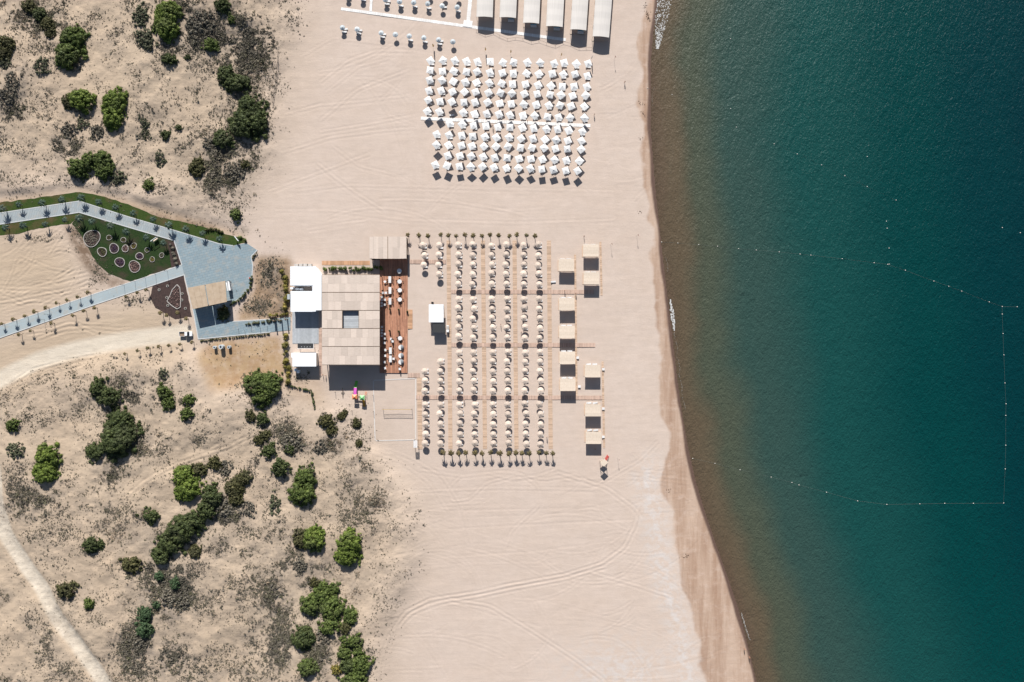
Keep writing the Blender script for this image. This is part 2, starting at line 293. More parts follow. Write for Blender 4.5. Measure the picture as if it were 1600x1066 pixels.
for _ in range(100):
    x0, y0 = rt.uniform(470,1000), rt.choice([rt.uniform(100,350), rt.uniform(735,1066), rt.uniform(735,1066)]); a = rt.gauss(0,.35); k = rt.gauss(0,.006); pts = []
    for _s in range(rt.randint(6,18)):
        pts.append((x0,y0)); x0 += 14*math.cos(a); y0 += 14*math.sin(a); a += k*14
    TR.append((pts, rt.choice([0,1.5,1.5]), rt.uniform(.015,.04)))
for _ in range(26):
    x0, y0 = rt.uniform(0,130), rt.uniform(375,500); a = rt.gauss(-.35,.3); k = rt.gauss(0,.015); pts = []
    for _s in range(rt.randint(4,9)):
        pts.append((x0,y0)); x0 += 9*math.cos(a); y0 += 9*math.sin(a); a += k*9
    TR.append((pts, 1.5, rt.uniform(.05,.11)))
for _ in range(30):
    x0, y0 = rt.uniform(820,1060), rt.uniform(740,1066); a = rt.uniform(-1.2,.6); k = rt.gauss(0,.02); pts = []
    for _s in range(rt.randint(4,10)):
        pts.append((x0,y0)); x0 += 8*math.cos(a); y0 += 8*math.sin(a); a += k*8
    TR.append((pts, rt.choice([0,1.4]), rt.uniform(.015,.035)))
ix0 = int(np.searchsorted(xs, -209.9)); iy0 = int(np.searchsorted(ys, -144.9)); NX = int(310/.4)-4; NY = int(290/.4)-4
trk = np.zeros((len(ys), len(xs)))
for pts, gauge, depth in TR:
    pw = np.array([P(*p) for p in pts]); seg = np.hypot(*np.diff(pw, axis=0).T); s = np.concatenate([[0], np.cumsum(seg)])
    # smooth resample (Catmull style through cubic smoothing of a dense linear path)
    t = np.arange(0, s[-1], .22); cx = np.interp(t, s, pw[:,0]); cy = np.interp(t, s, pw[:,1])
    kk = 31
    if len(t) > 2*kk:
        ker = np.hanning(kk); ker /= ker.sum()
        cx = np.convolve(np.pad(cx, kk//2, 'edge'), ker, 'valid'); cy = np.convolve(np.pad(cy, kk//2, 'edge'), ker, 'valid')
    tx, ty = np.gradient(cx), np.gradient(cy); L = np.hypot(tx,ty)+1e-9
    for off in ((-gauge/2, gauge/2) if gauge else (0,)):
        qx, qy = cx-ty/L*off, cy+tx/L*off
        i = np.round((qx-xs[ix0])/.4).astype(int); j = np.round((qy-ys[iy0])/.4).astype(int)
        dist = {}
        ok = (i > 4) & (i < NX-4) & (j > 4) & (j < NY-4)
        D = np.full(trk.shape, 9.0, np.float32) if False else None
        ii = []; jj = []; dd = []
        for a in range(-3,4):
            for b in range(-3,4):
                I = i[ok]+a+ix0; J = j[ok]+b+iy0
                ii.append(I); jj.append(J); dd.append(np.hypot(xs[I]-qx[ok], ys[J]-qy[ok]))
        if not len(ii): continue
        ii = np.concatenate(ii); jj = np.concatenate(jj); dd = np.concatenate(dd)
        if not len(ii): continue
        key = jj*len(xs)+ii; o = np.argsort(dd); key = key[o]; dd = dd[o]; uk, first = np.unique(key, return_index=True); dm = dd[first]
        wob_ = .5+.55*np.abs(np.sin(uk*.00037)+.6*np.sin(uk*.0011)); prof = .62*depth*wob_*(-np.exp(-(dm/.34)**2)+.55*np.exp(-((dm-.72)/.3)**2))
        trk.ravel()[uk] += prof
trk *= (1-.75*built)*(sd > 3)
Z += trk
def gz(x, y):
    i = min(max(int(np.searchsorted(xs, x))-1, 0), len(xs)-2); j = min(max(int(np.searchsorted(ys, y))-1, 0), len(ys)-2)
    u = (x-xs[i])/(xs[i+1]-xs[i]); v = (y-ys[j])/(ys[j+1]-ys[j])
    return float(Z[j,i]*(1-u)*(1-v)+Z[j,i+1]*u*(1-v)+Z[j+1,i]*(1-u)*v+Z[j+1,i+1]*u*v)
nyy, nxx = X.shape
idx = np.arange(nyy*nxx).reshape(nyy, nxx)
F = np.stack([idx[:-1,:-1], idx[:-1,1:], idx[1:,1:], idx[1:,:-1]], -1).reshape(-1,4)
def ground_material():
    k = NB('sand'); p = k.pos(); a1 = k.attr('zone_a'); a2 = k.attr('zone_b')
    s1 = k.n('ShaderNodeSeparateColor'); k.put(s1.inputs[0], a1.outputs['Color']); s2 = k.n('ShaderNodeSeparateColor'); k.put(s2.inputs[0], a2.outputs['Color'])
    dune, damp, wet = s1.outputs; salt = a1.outputs['Alpha']; road, scrub, orange = s2.outputs; dirt = a2.outputs['Alpha']
    n_big = k.noise(.03, 4, p); n_mid = k.noise(.16, 5, p, .6); n_fine = k.noise(1.1, 4, p, .65); n_edge = k.noise(.35, 5, p, .65)
    n_str = k.noise(.5, 4, k.stretch(p, (.18,1,1), .1), .6)
    c = k.mix(dune, (.54,.442,.376), (.445,.348,.255))
    c = k.mix(k.mr(n_big,.35,.65,0,.55), c, k.mix(dune, (.575,.48,.418), (.50,.40,.298)))
    c = k.mix(k.mr(n_mid,.42,.72,0,.30), c, k.mix(dune, (.485,.385,.315), (.355,.275,.20)))
    c = k.mix(k.mr(n_str,.5,.72,0,.25), c, k.mix(dune, (.48,.39,.325), (.375,.295,.215)))
    dm = k.math('MULTIPLY', damp, k.mr(n_edge,.25,.5,.55,1.0)); 
    c = k.mix(dm, c, k.mix(k.mr(k.noise(.22,5,k.stretch(p,(1,.10,1),R(-12)),.65),.38,.62), (.335,.215,.15), (.475,.35,.27)))
    c = k.mix(k.math('MULTIPLY', salt, k.mr(n_edge,.42,.6,0,.85)), c, (.60,.565,.545))
    c = k.mix(k.mr(road,.2,.6,0,1), c, k.mix(k.mr(n_mid,.4,.7,0,.5), (.60,.53,.435), (.535,.46,.36)))
    c = k.mix(k.math('MULTIPLY', orange, k.mr(n_edge,.3,.55,.55,1)), c, k.mix(k.mr(n_mid,.4,.65), (.42,.29,.165), (.33,.205,.11)))
    c = k.mix(k.math('MULTIPLY', dirt, k.mr(n_edge,.32,.55,.3,1)), c, (.16,.105,.07))
    lit = k.math('MULTIPLY', k.mr(scrub,.12,.8,.12,1), k.mr(n_edge,.36,.60,.1,.85))
    c = k.mix(lit, c, (.25,.208,.168))
    spk = k.math('MULTIPLY', k.mr(scrub,.05,.7,.0,.9), k.mr(n_fine,.57,.66,0,1)); c = k.mix(spk, c, (.115,.095,.075))
    c = k.mix(wet, c, (.10,.062,.05))
    c = k.mix(k.mr(k.noise(3.5,2,p),.35,.7,0,.14), c, (.3,.22,.16))
    h = k.math('ADD', k.math('MULTIPLY', n_fine, .5), k.math('MULTIPLY', n_str, .8)); h = k.math('ADD', h, k.math('MULTIPLY', k.noise(2.6,3,p), .35))
    q = k.n('ShaderNodeBump'); q.inputs['Distance'].default_value = .16; k.put(q.inputs['Strength'], k.mr(dune,0,1,.42,.95)); k.put(q.inputs['Height'], h); k.t.links.new(q.outputs[0], k.b.inputs['Normal'])
    return k.done(c, k.mr(wet,0,1,.95,.5), .1)
gm = np_mesh('sand_ground', np.stack([X,Y,Z],-1).reshape(-1,3), F, ground_material(), True)
damp_x = da_f(PY)+6*fbm(PX, PY, 40, 21, 4, .6)*2
damp = np.clip((PX-damp_x)/5+.5, 0, 1)
wetw = 6+4*fbm(PX*.2, PY, 60, 23, 3)
wet = np.clip((wetw-(sh_f(PY)-PX))/3+.4, 0, 1)*np.clip((sh_f(PY)+38-PX)/36,0,1)
salt = np.clip(1-np.abs(PX-(da_f(PY)-28))/34, 0, 1)*np.clip((PY-690)/60, 0, 1)
salt = np.maximum(salt, .8*np.exp(-(((PX-970)/90)**2+((PY-1050)/50)**2)))
A = np.stack([samp(m_yel,px_,py_), damp.ravel(), wet.ravel(), salt.ravel()], -1).astype(np.float32)
B = np.stack([road.ravel(), samp(m_scrub,px_,py_), samp(m_orange,px_,py_), samp(m_dirt,px_,py_)], -1).astype(np.float32)
for nm, arr in (('zone_a',A),('zone_b',B)):
    at = gm.attributes.new(nm, 'FLOAT_COLOR', 'POINT'); at.data.foreach_set('color', arr.ravel())
ground = link('ground', gm); tag(ground, 'pale sand beach and scrubby dunes with tyre tracks', None, None, 'structure')

# ------------------------------------------------------------------ sea
wy = np.concatenate([[-1600,-900,-500,-300,-200], np.arange(-150,151,1.5), [200,300,500,900,1600]])
wd = np.concatenate([[-3,-1,0,1,2,3,5,7,10,14,18,24,30,40,50,65,80,100,120,150,200,300,600,1500]])
WD, WY = np.meshgrid(wd, wy); WX = (sh_f(533-WY/U)-800)*U+WD
ii = np.arange(WX.size).reshape(WX.shape)
def sea_material():
    k = NB('sea_water'); p = k.pos(); dd = k.attr('offshore').outputs['Fac']
    n1 = k.noise(.02, 4, p); wob = k.math('ADD', dd, k.mr(n1,.3,.7,-4,4))
    q = k.n('ShaderNodeValToRGB'); k.put(q.inputs[0], k.math('DIVIDE', wob, 160.0)); cr = q.color_ramp; cr.interpolation = 'EASE'
    st = [(0,(.135,.092,.060)),(.03,(.118,.088,.056)),(.10,(.060,.072,.050)),(.20,(.028,.062,.053)),(.38,(.007,.054,.050)),(.62,(.0008,.038,.038)),(.82,(.0003,.028,.033)),(1,(.0003,.020,.028))]
    cr.elements[0].position, cr.elements[1].position = 0, 1
    for e, s in zip((cr.elements[0], cr.elements[1]), (st[0], st[-1])): e.color = (*s[1],1)
    for s in st[1:-1]: e = cr.elements.new(s[0]); e.color = (*s[1],1)
    w1 = k.noise(.9, 4, k.stretch(p,(1,.55,1),.5), .6, .3); w2 = k.noise(.28, 3, k.stretch(p,(1,.4,1),.35), .5, .5); w3 = k.noise(1.9, 3, k.stretch(p,(1,.7,1),-.4), .6)
    wv = k.math('ADD', k.math('ADD', w1, k.math('MULTIPLY', w2, 1.2)), k.math('MULTIPLY', w3, .6))
    k.bump(wv, .6, .75)
    k.done(q.outputs[0], .34, .2); k.b.inputs['IOR'].default_value = 1.33
    tr = k.n('ShaderNodeBsdfTransparent'); tr.inputs[0].default_value = (.75,.85,.82,1); mx = k.n('ShaderNodeMixShader')
    k.put(mx.inputs[0], k.mr(wob, -6, 16, .45, 1.0)); k.t.links.new(tr.outputs[0], mx.inputs[1]); k.t.links.new(k.b.outputs[0], mx.inputs[2]); k.t.links.new(mx.outputs[0], k.out.inputs[0])
    return k.m
sm = np_mesh('sea', np.stack([WX,WY,np.full_like(WX,SEA)],-1).reshape(-1,3), np.stack([ii[:-1,:-1],ii[:-1,1:],ii[1:,1:],ii[1:,:-1]],-1).reshape(-1,4), sea_material(), True)
at = sm.attributes.new('offshore','FLOAT','POINT'); at.data.foreach_set('value', WD.ravel().astype(np.float32))
tag(link('sea', sm), 'teal sea water with brown shallows along the beach', None, None, 'structure')
# foam flecks in the breaking swash
fo = MB(); rf = random.Random(3)
def fleck(px, py, r):
    x, y = P(px, py, SEA); n = 6; a0 = rf.random()*6; fz = SEA+.03+.00006*len(fo.v)/6+.02*rf.random()
    ring = [(x+r*rf.uniform(.5,1.1)*math.cos(a0+6.283*i/n), y+1.3*r*rf.uniform(.5,1.1)*math.sin(a0+6.283*i/n), fz) for i in range(n)]
    fo.add(ring, [tuple(range(n))])
for _ in range(460):
    t = rf.random()**1.2; py = 76-78*t; half = 2+9.5*min(1,t*1.5); fleck(1027+11*t+rf.uniform(-half,half), py, rf.uniform(.07,.24))
for _ in range(190):
    t = rf.uniform(-1,1); fleck(1050.5+3*t+rf.uniform(-3.2,3.2)*(1-abs(t))**.6, 493+24*t, rf.uniform(.08,.30))
for py in np.arange(520,640,2.2): fleck(sh_f(py)+3+1.2*math.sin(py*.2)+rf.gauss(0,.4), py, rf.uniform(.04,.11))
for py in np.arange(958,1000,.6): fleck(sh_f(py)+2.5+1.0*math.sin(py*.07)+rf.gauss(0,.5), py, rf.uniform(.05,.14))
for py in np.arange(80,480,1.6):
    if math.sin(py*.05)+math.sin(py*.013+1) > .9: fleck(sh_f(py)+2.5+1.5*math.sin(py*.11)+rf.gauss(0,.4), py, rf.uniform(.03,.08))
tag(fo.build('sea_foam', pm('foam', (.56,.56,.55), None, 3, .9)), 'white foam flecks where small waves break on the sand', 'foam', None, 'stuff')

# ------------------------------------------------------------------ paving, lawns and paths
def W(poly, h=0): return [P(x,y,h) for x,y in poly]
def slab_material(name, a, b, sx, sy, rz, mortar):
    k = NB(name); v = k.stretch(k.pos(), (1,1,1), rz); q = k.n('ShaderNodeTexBrick'); k.put(q.inputs['Vector'], v)
    k.put(q.inputs['Color1'], a); k.put(q.inputs['Color2'], b); k.put(q.inputs['Mortar'], mortar); q.inputs['Scale'].default_value = 1
    q.inputs['Mortar Size'].default_value = .05; q.inputs['Brick Width'].default_value = sx; q.inputs['Row Height'].default_value = sy
    c = k.mix(k.mr(k.noise(.12,4,k.pos()),.4,.7,0,.4), q.outputs[0], tuple(x*.78 for x in a)); c = k.mix(k.mr(k.noise(1.5,4,k.pos()),.45,.7,0,.25), c, (.36,.32,.27)); c = k.mix(k.mr(k.noise(.3,5,k.pos(),.7),.52,.66,0,.45), c, (.38,.33,.27))
    return k.done(c, .85, .15)
slab = slab_material('plaza_paving', (.245,.315,.35), (.205,.275,.315), 1.9, .95, R(-14), (.14,.19,.22))
pathm = slab_material('path_paving', (.33,.37,.385), (.29,.33,.35), .9, 4.5, R(14), (.20,.24,.26))
pathm2 = slab_material('concrete_path', (.34,.40,.42), (.32,.38,.405), 6, 6, R(-18), (.29,.34,.37))
PZ = .10
NP_TOP = [(-110,347),(0,333),(124,314.4),(200,338.7),(262,357)]; NP_BOT = [(-110,367),(0,350.6),(124,332),(200,355),(272,376)]
plaza = [(262,357),(302,369),(342.5,381),(364,384),(385,380),(402,391),(392.5,401),(395,415),(394,430),(389,451),(380,461),(372.5,467.5),(360,474),(357,500),(364,502.5),(422,499),(454,495.5),(454,516),(422.6,519),(360,525),(310,530),(301.8,484.5),(292.8,450),(288,429.5),(284.4,414),(272,376)]
LP_TOP = [(-110,546),(0,510),(148.5,459.2),(220,436),(284.4,414)]; LP_BOT = [(-110,563),(0,528),(150,475.5),(240,445.5),(288,429.5)]
def paved(name, poly, m, label, kerbs):
    o = MB().prism(W(poly), -.25, PZ).build(name, m); tag(o, label, None, None, 'structure')
    for line in kerbs:
        for (a, b) in zip(line[:-1], line[1:]):
            x0,y0 = P(*a); x1,y1 = P(*b); L = math.hypot(x1-x0,y1-y0)
            MB().box((x0+x1)/2,(y0+y1)/2,-.03,L+.1,.34,.33+.012*random.random(),math.atan2(y1-y0,x1-x0)).build('kerb', M['kerb'], o)
    return o
paved('path', NP_TOP+NP_BOT[::-1], pathm, 'upper grey paved path lined with date palms', [NP_TOP, NP_BOT])
paved('plaza_pavement', plaza, slab, 'blue grey paved plaza beside the reed carport', [plaza[:4], plaza[5:13], plaza[14:16], plaza[18:21], plaza[20:24], plaza[24:]])
paved('path', LP_TOP+LP_BOT[::-1], pathm2, 'lower plain concrete path across the sand lot', [LP_TOP, LP_BOT])
# lawns
def lawn_material(name, a, b, brown):
    k = NB(name); n = k.noise(.12,4,k.pos(),.6); f = k.noise(1.6,4,k.pos(),.7)
    c = k.mix(k.mr(f,.3,.7), a, b); c = k.mix(k.mr(n,.50,.66,0,.9), c, brown); k.bump(f,.8,.12); return k.done(c,.9,.1)
LAWN = lawn_material('lawn_grass', (.026,.048,.010), (.048,.075,.018), (.10,.068,.036))
GARD = lawn_material('garden_grass', (.014,.030,.010), (.030,.052,.016), (.055,.042,.030))
def rag(poly, amp=1.2, step=6, seed=1):
    r = random.Random(seed); out = []
    for i in range(len(poly)):
        (x0,y0),(x1,y1) = poly[i], poly[(i+1)%len(poly)]; n = max(1,int(math.hypot(x1-x0,y1-y0)/step))
        for j in range(n): out.append((x0+(x1-x0)*j/n+r.gauss(0,amp)*.6, y0+(y1-y0)*j/n+r.gauss(0,amp)*.6))
    return out
north = [(-110,330),(0,317),(60,309),(125,300),(165,308),(200,319),(247,339),(316,354),(352,366),(384,373),(386,379),(364,384),(342,381),(302,369),(262,357),(200,338.7),(124,314.4),(0,333),(-110,347)]
south = [(-110,367),(0,351),(60,342),(124,333),(112,350),(95,351),(60,357),(30,365),(0,368),(-110,384)]
garden = [(124,333),(200,356),(272,377),(283,413),(240,428),(205,440),(170,428),(152,412),(140,392),(126,366),(112,350)]
for poly, m, lab, sd_ in ((north,LAWN,'green lawn strip between the upper path and the dunes',2),(south,LAWN,'green lawn strip between the upper path and the sand lot',3),(garden,GARD,'dark green lawn holding the round flower beds',4)):
    tag(MB().prism(W(rag(poly,.8,6,sd_)), -.4, .045).build('lawn', m), lab, None, None, 'structure')
tag(MB().prism(W(rag([(239,447),(287,431),(300,495),(274,499),(243,481),(234,465)],.6,6,5)), -.4, .04).build('planting_bed', M['brown_soil']), 'bare dark brown planting bed beside the reed carport', None, None, 'structure')
tag(MB().prism(W(rag([(262,377),(272,378),(283,413),(268,420)],.5,5,6)), -.4, .065).build('planting_bed', M['brown_soil']), 'dark mulch strip of low plants along the plaza edge', None, None, 'structure')

# ------------------------------------------------------------------ foliage builders
def leaf_cloud(blobs, size, cover=2.6, flat=.75, seed=0, zmin=.05):
    """blobs: (x,y,z,r,squash). Leaf-sized faces on the upper skin of overlapping blobs, plus rough cores."""
    g = np.random.default_rng(seed); Vs = []; n0 = 0; Fs = []
    B_ = np.array(blobs)
    for (x,y,z,r,s) in blobs:
        n = max(10, int(cover*2*math.pi*r*r*.8/(size*size)))
        u = g.random(n)*1.15-.15; ph = g.random(n)*2*math.pi; st = np.sqrt(np.clip(1-u*u,0,1))
        N = np.stack([st*np.cos(ph), st*np.sin(ph), u], -1); rr = r*(1+.10*g.standard_normal(n))
        C = np.stack([x+N[:,0]*rr, y+N[:,1]*rr, z+N[:,2]*rr*s], -1)
        dd = np.linalg.norm((C[:,None,:]-B_[None,:,:3])/np.stack([B_[:,3],B_[:,3],B_[:,3]*B_[:,4]],-1)[None], axis=2)
        keep = (dd.min(1) > .80) & (C[:,2] > zmin); C = C[keep]; N = N[keep]; n = len(C)
        if not n: continue
        T = N+flat*g.standard_normal((n,3)); T[:,2] += .35; T /= np.linalg.norm(T,axis=1)[:,None]
        a = np.cross(T, g.standard_normal((n,3))); a /= np.linalg.norm(a,axis=1)[:,None]; b = np.cross(T,a)
        L = size*g.uniform(.5,1.15,(n,1)); Wd = L*g.uniform(.35,.7,(n,1))
        q = np.stack([C-a*L*.6, C+b*Wd*.6+T*L*.08, C+a*L*.6, C-b*Wd*.6+T*L*.08], 1)
        Vs.append(q.reshape(-1,3)); Fs.append(np.arange(4*n).reshape(n,4)+n0); n0 += 4*n
    # cores
    for (x,y,z,r,s) in blobs:
        rows, seg = 4, 8; ring = []
        for i in range(rows):
            th = (i/(rows-1))*math.pi*.55
            for j in range(seg):
                q = .80*r*(1+.12*g.standard_normal()); ring.append((x+q*math.sin(th)*math.cos(6.283*j/seg), y+q*math.sin(th)*math.sin(6.283*j/seg), max(zmin*.2, z+q*s*math.cos(th))))
        Vs.append(np.array(ring)); f = [(n0+i*seg+j, n0+i*seg+(j+1)%seg, n0+(i+1)*seg+(j+1)%seg, n0+(i+1)*seg+j) for i in range(rows-1) for j in range(seg)]
        Fs.append(np.array(f)); n0 += rows*seg
    return np.concatenate(Vs), np.concatenate(Fs)
# plan list: kind, lobes (px, py, r[, ry])
BUSH = [('green',[(113,60,20),(108,86,21)]),('dull',[(64,104,10,15)]),('olive',[(9,70,14),(6,86,12)]),('dull',[(7,97,10)]),('olive',[(42,7,12)]),('dark',[(58,20,12)]),('olive',[(72,36,12),(76,50,9)]),
 ('bright',[(263,24,20),(262,46,20)]),('dull',[(222,25,12,18)]),('dull',[(228,62,15),(237,72,11)]),('dark',[(266,94,11)]),('dark',[(293,89,5)]),('green',[(329,69,12)]),('green',[(362,31,7)]),('dark',[(349,10,12)]),
 ('olive',[(106,157,12)]),('bright',[(128,157,21,18)]),('bright',[(182,160,20),(179,183,19)]),('dark',[(352,116,15),(370,130,20,16)]),('dark',[(391,167,20),(386,194,26),(402,189,19)]),('dark',[(349,218,16)]),
 ('dull',[(226,192,9),(227,210,8)]),('dark',[(257.5,210.5,8)]),('dark',[(278.6,199,6)]),('green',[(122,262,17),(140,252,15),(160,250,15),(164,266,15)]),('dull',[(184,277,12)]),('grey',[(106,201,12)]),('dull',[(126,192,10)]),('olive',[(307,262,14)]),('olive',[(383,257,8)]),('green',[(232,288,10)]),('dull',[(248,248,9,13)]),('grey',[(330,225,12)]),('grey',[(366,268,16)]),('grey',[(310,36,18)]),('grey',[(20,128,13),(12,150,14)]),('grey',[(150,205,12)]),
 ('dark',[(157,606,15),(172,620,20,16)]),('dark',[(191,658,20),(187,687,26),(203,676,18)]),('dark',[(150,706,15)]),('bright',[(76,712,19),(72,737,19)]),('green',[(258,612,13),(266,628,12)]),('green',[(296,625,10)]),('green',[(294,646,10.5)]),('dull',[(257,583,8,11)]),
 ('green',[(400,598,19),(422,603,19),(408,618,18)]),('olive',[(390.5,650,9.5)]),('dark',[(410,655.5,11)]),('green',[(20.6,665,11)]),('dull',[(25,703,14)]),('bright',[(290,743,18),(298,762,20),(286,768,14)]),('olive',[(312,734,12)]),('olive',[(335.5,724,10.5,12)]),('grey',[(351,732,12)]),('olive',[(379.5,747,13)]),('olive',[(366,763,15)]),('olive',[(370,779,12)]),('dark',[(333,774,17)]),('dark',[(324.5,796,16)]),('grey',[(349,794,14)]),('grey',[(385,795,13)]),
 ('olive',[(405,687,9),(414,681,9)]),('dark',[(421,705,12)]),('dark',[(238,805,13)]),('dark',[(216,804,4)]),('dark',[(286,826,23),(270,845,20),(302,815,18)]),('dark',[(253,868,15)]),('olive',[(305,861,11)]),('dark',[(146,849,13),(158,851,7)]),('olive',[(209,881,16,13)]),('olive',[(106,920,16,14)]),('green',[(141.6,942,9)]),
 ('teal',[(249,900,8.5)]),('teal',[(275,911,9,11)]),('teal',[(228,959,12.5),(227,982,14)]),('teal',[(245,944,7)]),('dark',[(440,731,14,16)]),('grey',[(455,692,16)]),('dark',[(452,702,9)]),('green',[(478,745,19,17),(473,768,22,20)]),('dull',[(428,789,10,16)]),('olive',[(509,657,12)]),('olive',[(518,672,10)]),('grey',[(499,699,11)]),('olive',[(533,651,7)]),('olive',[(539,645,5)]),('olive',[(557,661,8,9)]),('olive',[(561,693,6.5)]),
 ('olive',[(470,843,15)]),('bright',[(490,843,20,18)]),('bright',[(547,847,20),(543,868,19)]),('green',[(485,945,17),(503,930,17),(519,922,12)]),('green',[(519,950,19)]),('green',[(547.6,962,13)]),('green',[(516,978,18,13)]),('olive',[(540,981,10)]),('dark',[(474,994,19)]),('green',[(481.6,1041,15)]),('green',[(552,1001,17,11)]),('green',[(538,1019,12)]),('green',[(560,1017,11)]),('dark',[(545,1038,13)]),('green',[(566,1037,16)]),('green',[(555,1061,18)]),('yellow',[(527,1046,8.5)]),('grey',[(467,883,12)]),('olive',[(490,912,9)]),('grey',[(505,995,12)]),('grey',[(262,935,14)]),('grey',[(285,940,13)]),('grey',[(218,1000,12)]),
 ('dark',[(347,490,11)]),('yellow',[(350,484,6)]),('green',[(368,335,9,12)])]
COLN = {'bright':'bright green','green':'mid green','dark':'dark green','olive':'olive brown','grey':'grey dry','teal':'sea green','yellow':'yellow green','dull':'dull green'}
LAND = [('the paved plaza',345,420),('the flower-bed lawn',190,390),('the playground',560,615),('the white dirt road',80,935),('the reed carport',327,462),('the pickup truck',290,524),('the volleyball court',617,645),('the bend in the upper path',125,322),('the curving tyre track',600,1000),('the first reed shade of the kitchens',475,560),('the beach feather flags',676,72)]
def cxy(b): n = len(b[1]); return sum(l[0] for l in b[1])/n, sum(l[1] for l in b[1])/n
cent = [cxy(b) for b in BUSH]
LAND = [l for l in LAND if 'kitchens' not in l[0]]
ranks = {l[0]: sorted(range(len(BUSH)), key=lambda i: math.hypot(cent[i][0]-l[1], cent[i][1]-l[2])) for l in LAND}
for bi, (kind, lobes) in enumerate(BUSH):
    cx, cy = P(*cent[bi]); g0 = gz(cx, cy); rb = random.Random(100+bi); blobs = []
    for l in lobes:
        rx = l[2]*U; ry = (l[3] if len(l) > 3 else l[2])*U; x, y = P(l[0], l[1], 1.5); rm = (rx+ry)/2
        hh = {'grey':.36,'dull':.48,'olive':.55}.get(kind,.66)
        k = max(14, int(26*rm)) if rm > 1.2 else 8; blobs_w = rb.uniform(0,6.28)
        loose = kind in ('grey','dull')
        if not loose:
            for q in range(5):
                a = 1.257*q+rb.uniform(-.6,.6); of = rb.uniform(.20,.48)*(rm > 1.2); bx, by = x-cx+rx*of*math.cos(a), y-cy+ry*of*math.sin(a)
                blobs.append((bx, by, gz(bx+cx,by+cy)-g0-.1*rm, min(rx,ry)*rb.uniform(.38,.66), hh*rb.uniform(1.0,1.5)))
        k = (max(16, int(30*rm)) if rm > 1.2 else 9) if not loose else max(14, int(30*rm)); ww = rb.uniform(0,6.28)
        for q in range(k):
            a = rb.random()*6.283; lim = 1.0+.14*math.sin(2*a+ww)+.10*math.sin(3*a+2*ww)+.07*math.sin(5*a+3*ww)
            t = math.sqrt(rb.random())*lim*(1.0 if q%6 else 1.22); br = rm*(.06+.16*rb.random()**1.8)*(1.0 if not loose else .85); z = hh*rm*math.sqrt(max(0,1-min(t,1)**2))*.95-br*.35
            if q%6 == 0 or loose: z *= rb.uniform(.1,.9)
            bx, by = x-cx+rx*t*math.cos(a)*.95, y-cy+ry*t*math.sin(a)*.95
            blobs.append((bx, by, gz(bx+cx,by+cy)-g0+max(.05*rm, z), br, rb.uniform(.7,1.1)))
    sz = .33 if kind not in ('grey','dull') else .28
    V_, F_ = leaf_cloud(blobs, sz, 1.9 if kind not in ('grey','dull') else 1.1, 1.0, 500+bi, -.6)
    big = max(l[2] for l in lobes); size = 'large' if big > 17 else ('medium' if big > 10 else 'small')
    if bi == len(BUSH)-3: lm = 'the reed carport'
    else: lm = min(LAND, key=lambda l: ranks[l[0]].index(bi))[0]
    lab = '%s %s shrub, %s nearest shrub to %s' % (size, COLN[kind], nth(ranks[lm].index(bi)+1), lm)
    root = empty('shrub', (cx, cy, g0), 0, lab, 'shrub', 'shrubs on the dunes')
    link('crown', np_mesh('shrub_crown', V_, F_, LEAF[kind]), root)
    st = MB()
    for q in range(3):
        a = rb.random()*6.28; rr = lobes[0][2]*U*.35
        st.tube([(0,0,-.3),(rr*.4*math.cos(a),rr*.4*math.sin(a),.25*rr+.1),(rr*math.cos(a),rr*math.sin(a),.6*rr+.2)], .07+.02*rr, 5, .03)
    st.build('trunk', M['stem'], root)
# low dry scrub tufts: far too many to count
def scrub_material():
    k = NB('dry_scrub'); r = k.attr('tint').outputs['Fac']; q = k.n('ShaderNodeValToRGB'); k.put(q.inputs[0], r); e = q.color_ramp.elements
    e[0].color = (.090,.084,.066,1); e[1].color = (.25,.19,.13,1)
    for p_, c_ in ((.35,(.155,.135,.108)),(.55,(.105,.10,.06)),(.8,(.20,.172,.14))): n = e.new(p_); n.color = (*c_,1)
    return k.done(q.outputs[0], .9, .1)
g = np.random.default_rng(17); TV = []; TT = []
n_try = 620000
tx = g.uniform(-30,680,n_try); ty = g.uniform(-40,1100,n_try)
for b_ in BUSH:
    for l in b_[1]: m_scrub = np.maximum(m_scrub, .85*np.exp(-(((gx-l[0])/(l[2]*1.25))**2+((gy-l[1]-l[2]*.2)/(l[2]*1.25))**2)**1.5))
clump = fbm(tx, ty, 26, 31, 5, .8); prob = samp(m_scrub, tx, ty)*np.clip(.45+2.4*clump,0.04,1.7)*(.42+.5*np.clip(samp(m_scrub, tx, ty),0,1))*(1-np.clip(samp(m_road,tx,ty)*1.6,0,1))
sel = g.random(n_try) < prob; tx, ty = tx[sel], ty[sel]; den = samp(m_scrub, tx, ty)
gsz = np.clip(g.lognormal(-1.50,.50,len(tx))*(.75+.75*np.clip(den,0,1.3)**2), .10, 1.1)
tint_patch = np.clip(.45+.7*fbm(tx,ty,60,37,2)+.2*g.standard_normal(len(tx)),0,1)
k_ = U; wx_ = (tx-800)*U; wy_ = (533-ty)*U
ci = np.clip(np.searchsorted(xs, wx_)-1, 0, len(xs)-2); cj = np.clip(np.searchsorted(ys, wy_)-1, 0, len(ys)-2); wz_ = Z[cj,ci]
m = 9; n_ = len(tx); a = g.random((n_,m))*6.283; rr = gsz[:,None]; t = np.sqrt(g.random((n_,m)))*rr*.8; hh = rr*.75*(1-.8*(t/rr)**2)*g.uniform(.4,1.1,(n_,m))
C = np.stack([wx_[:,None]+t*np.cos(a), wy_[:,None]+t*np.sin(a), wz_[:,None]+hh*.6], -1)
d1 = g.standard_normal((n_,m,3)); d1[...,2] *= .6; d2 = g.standard_normal((n_,m,3)); d2[...,2] *= .6; q = (rr*.36+.04)[...,None]
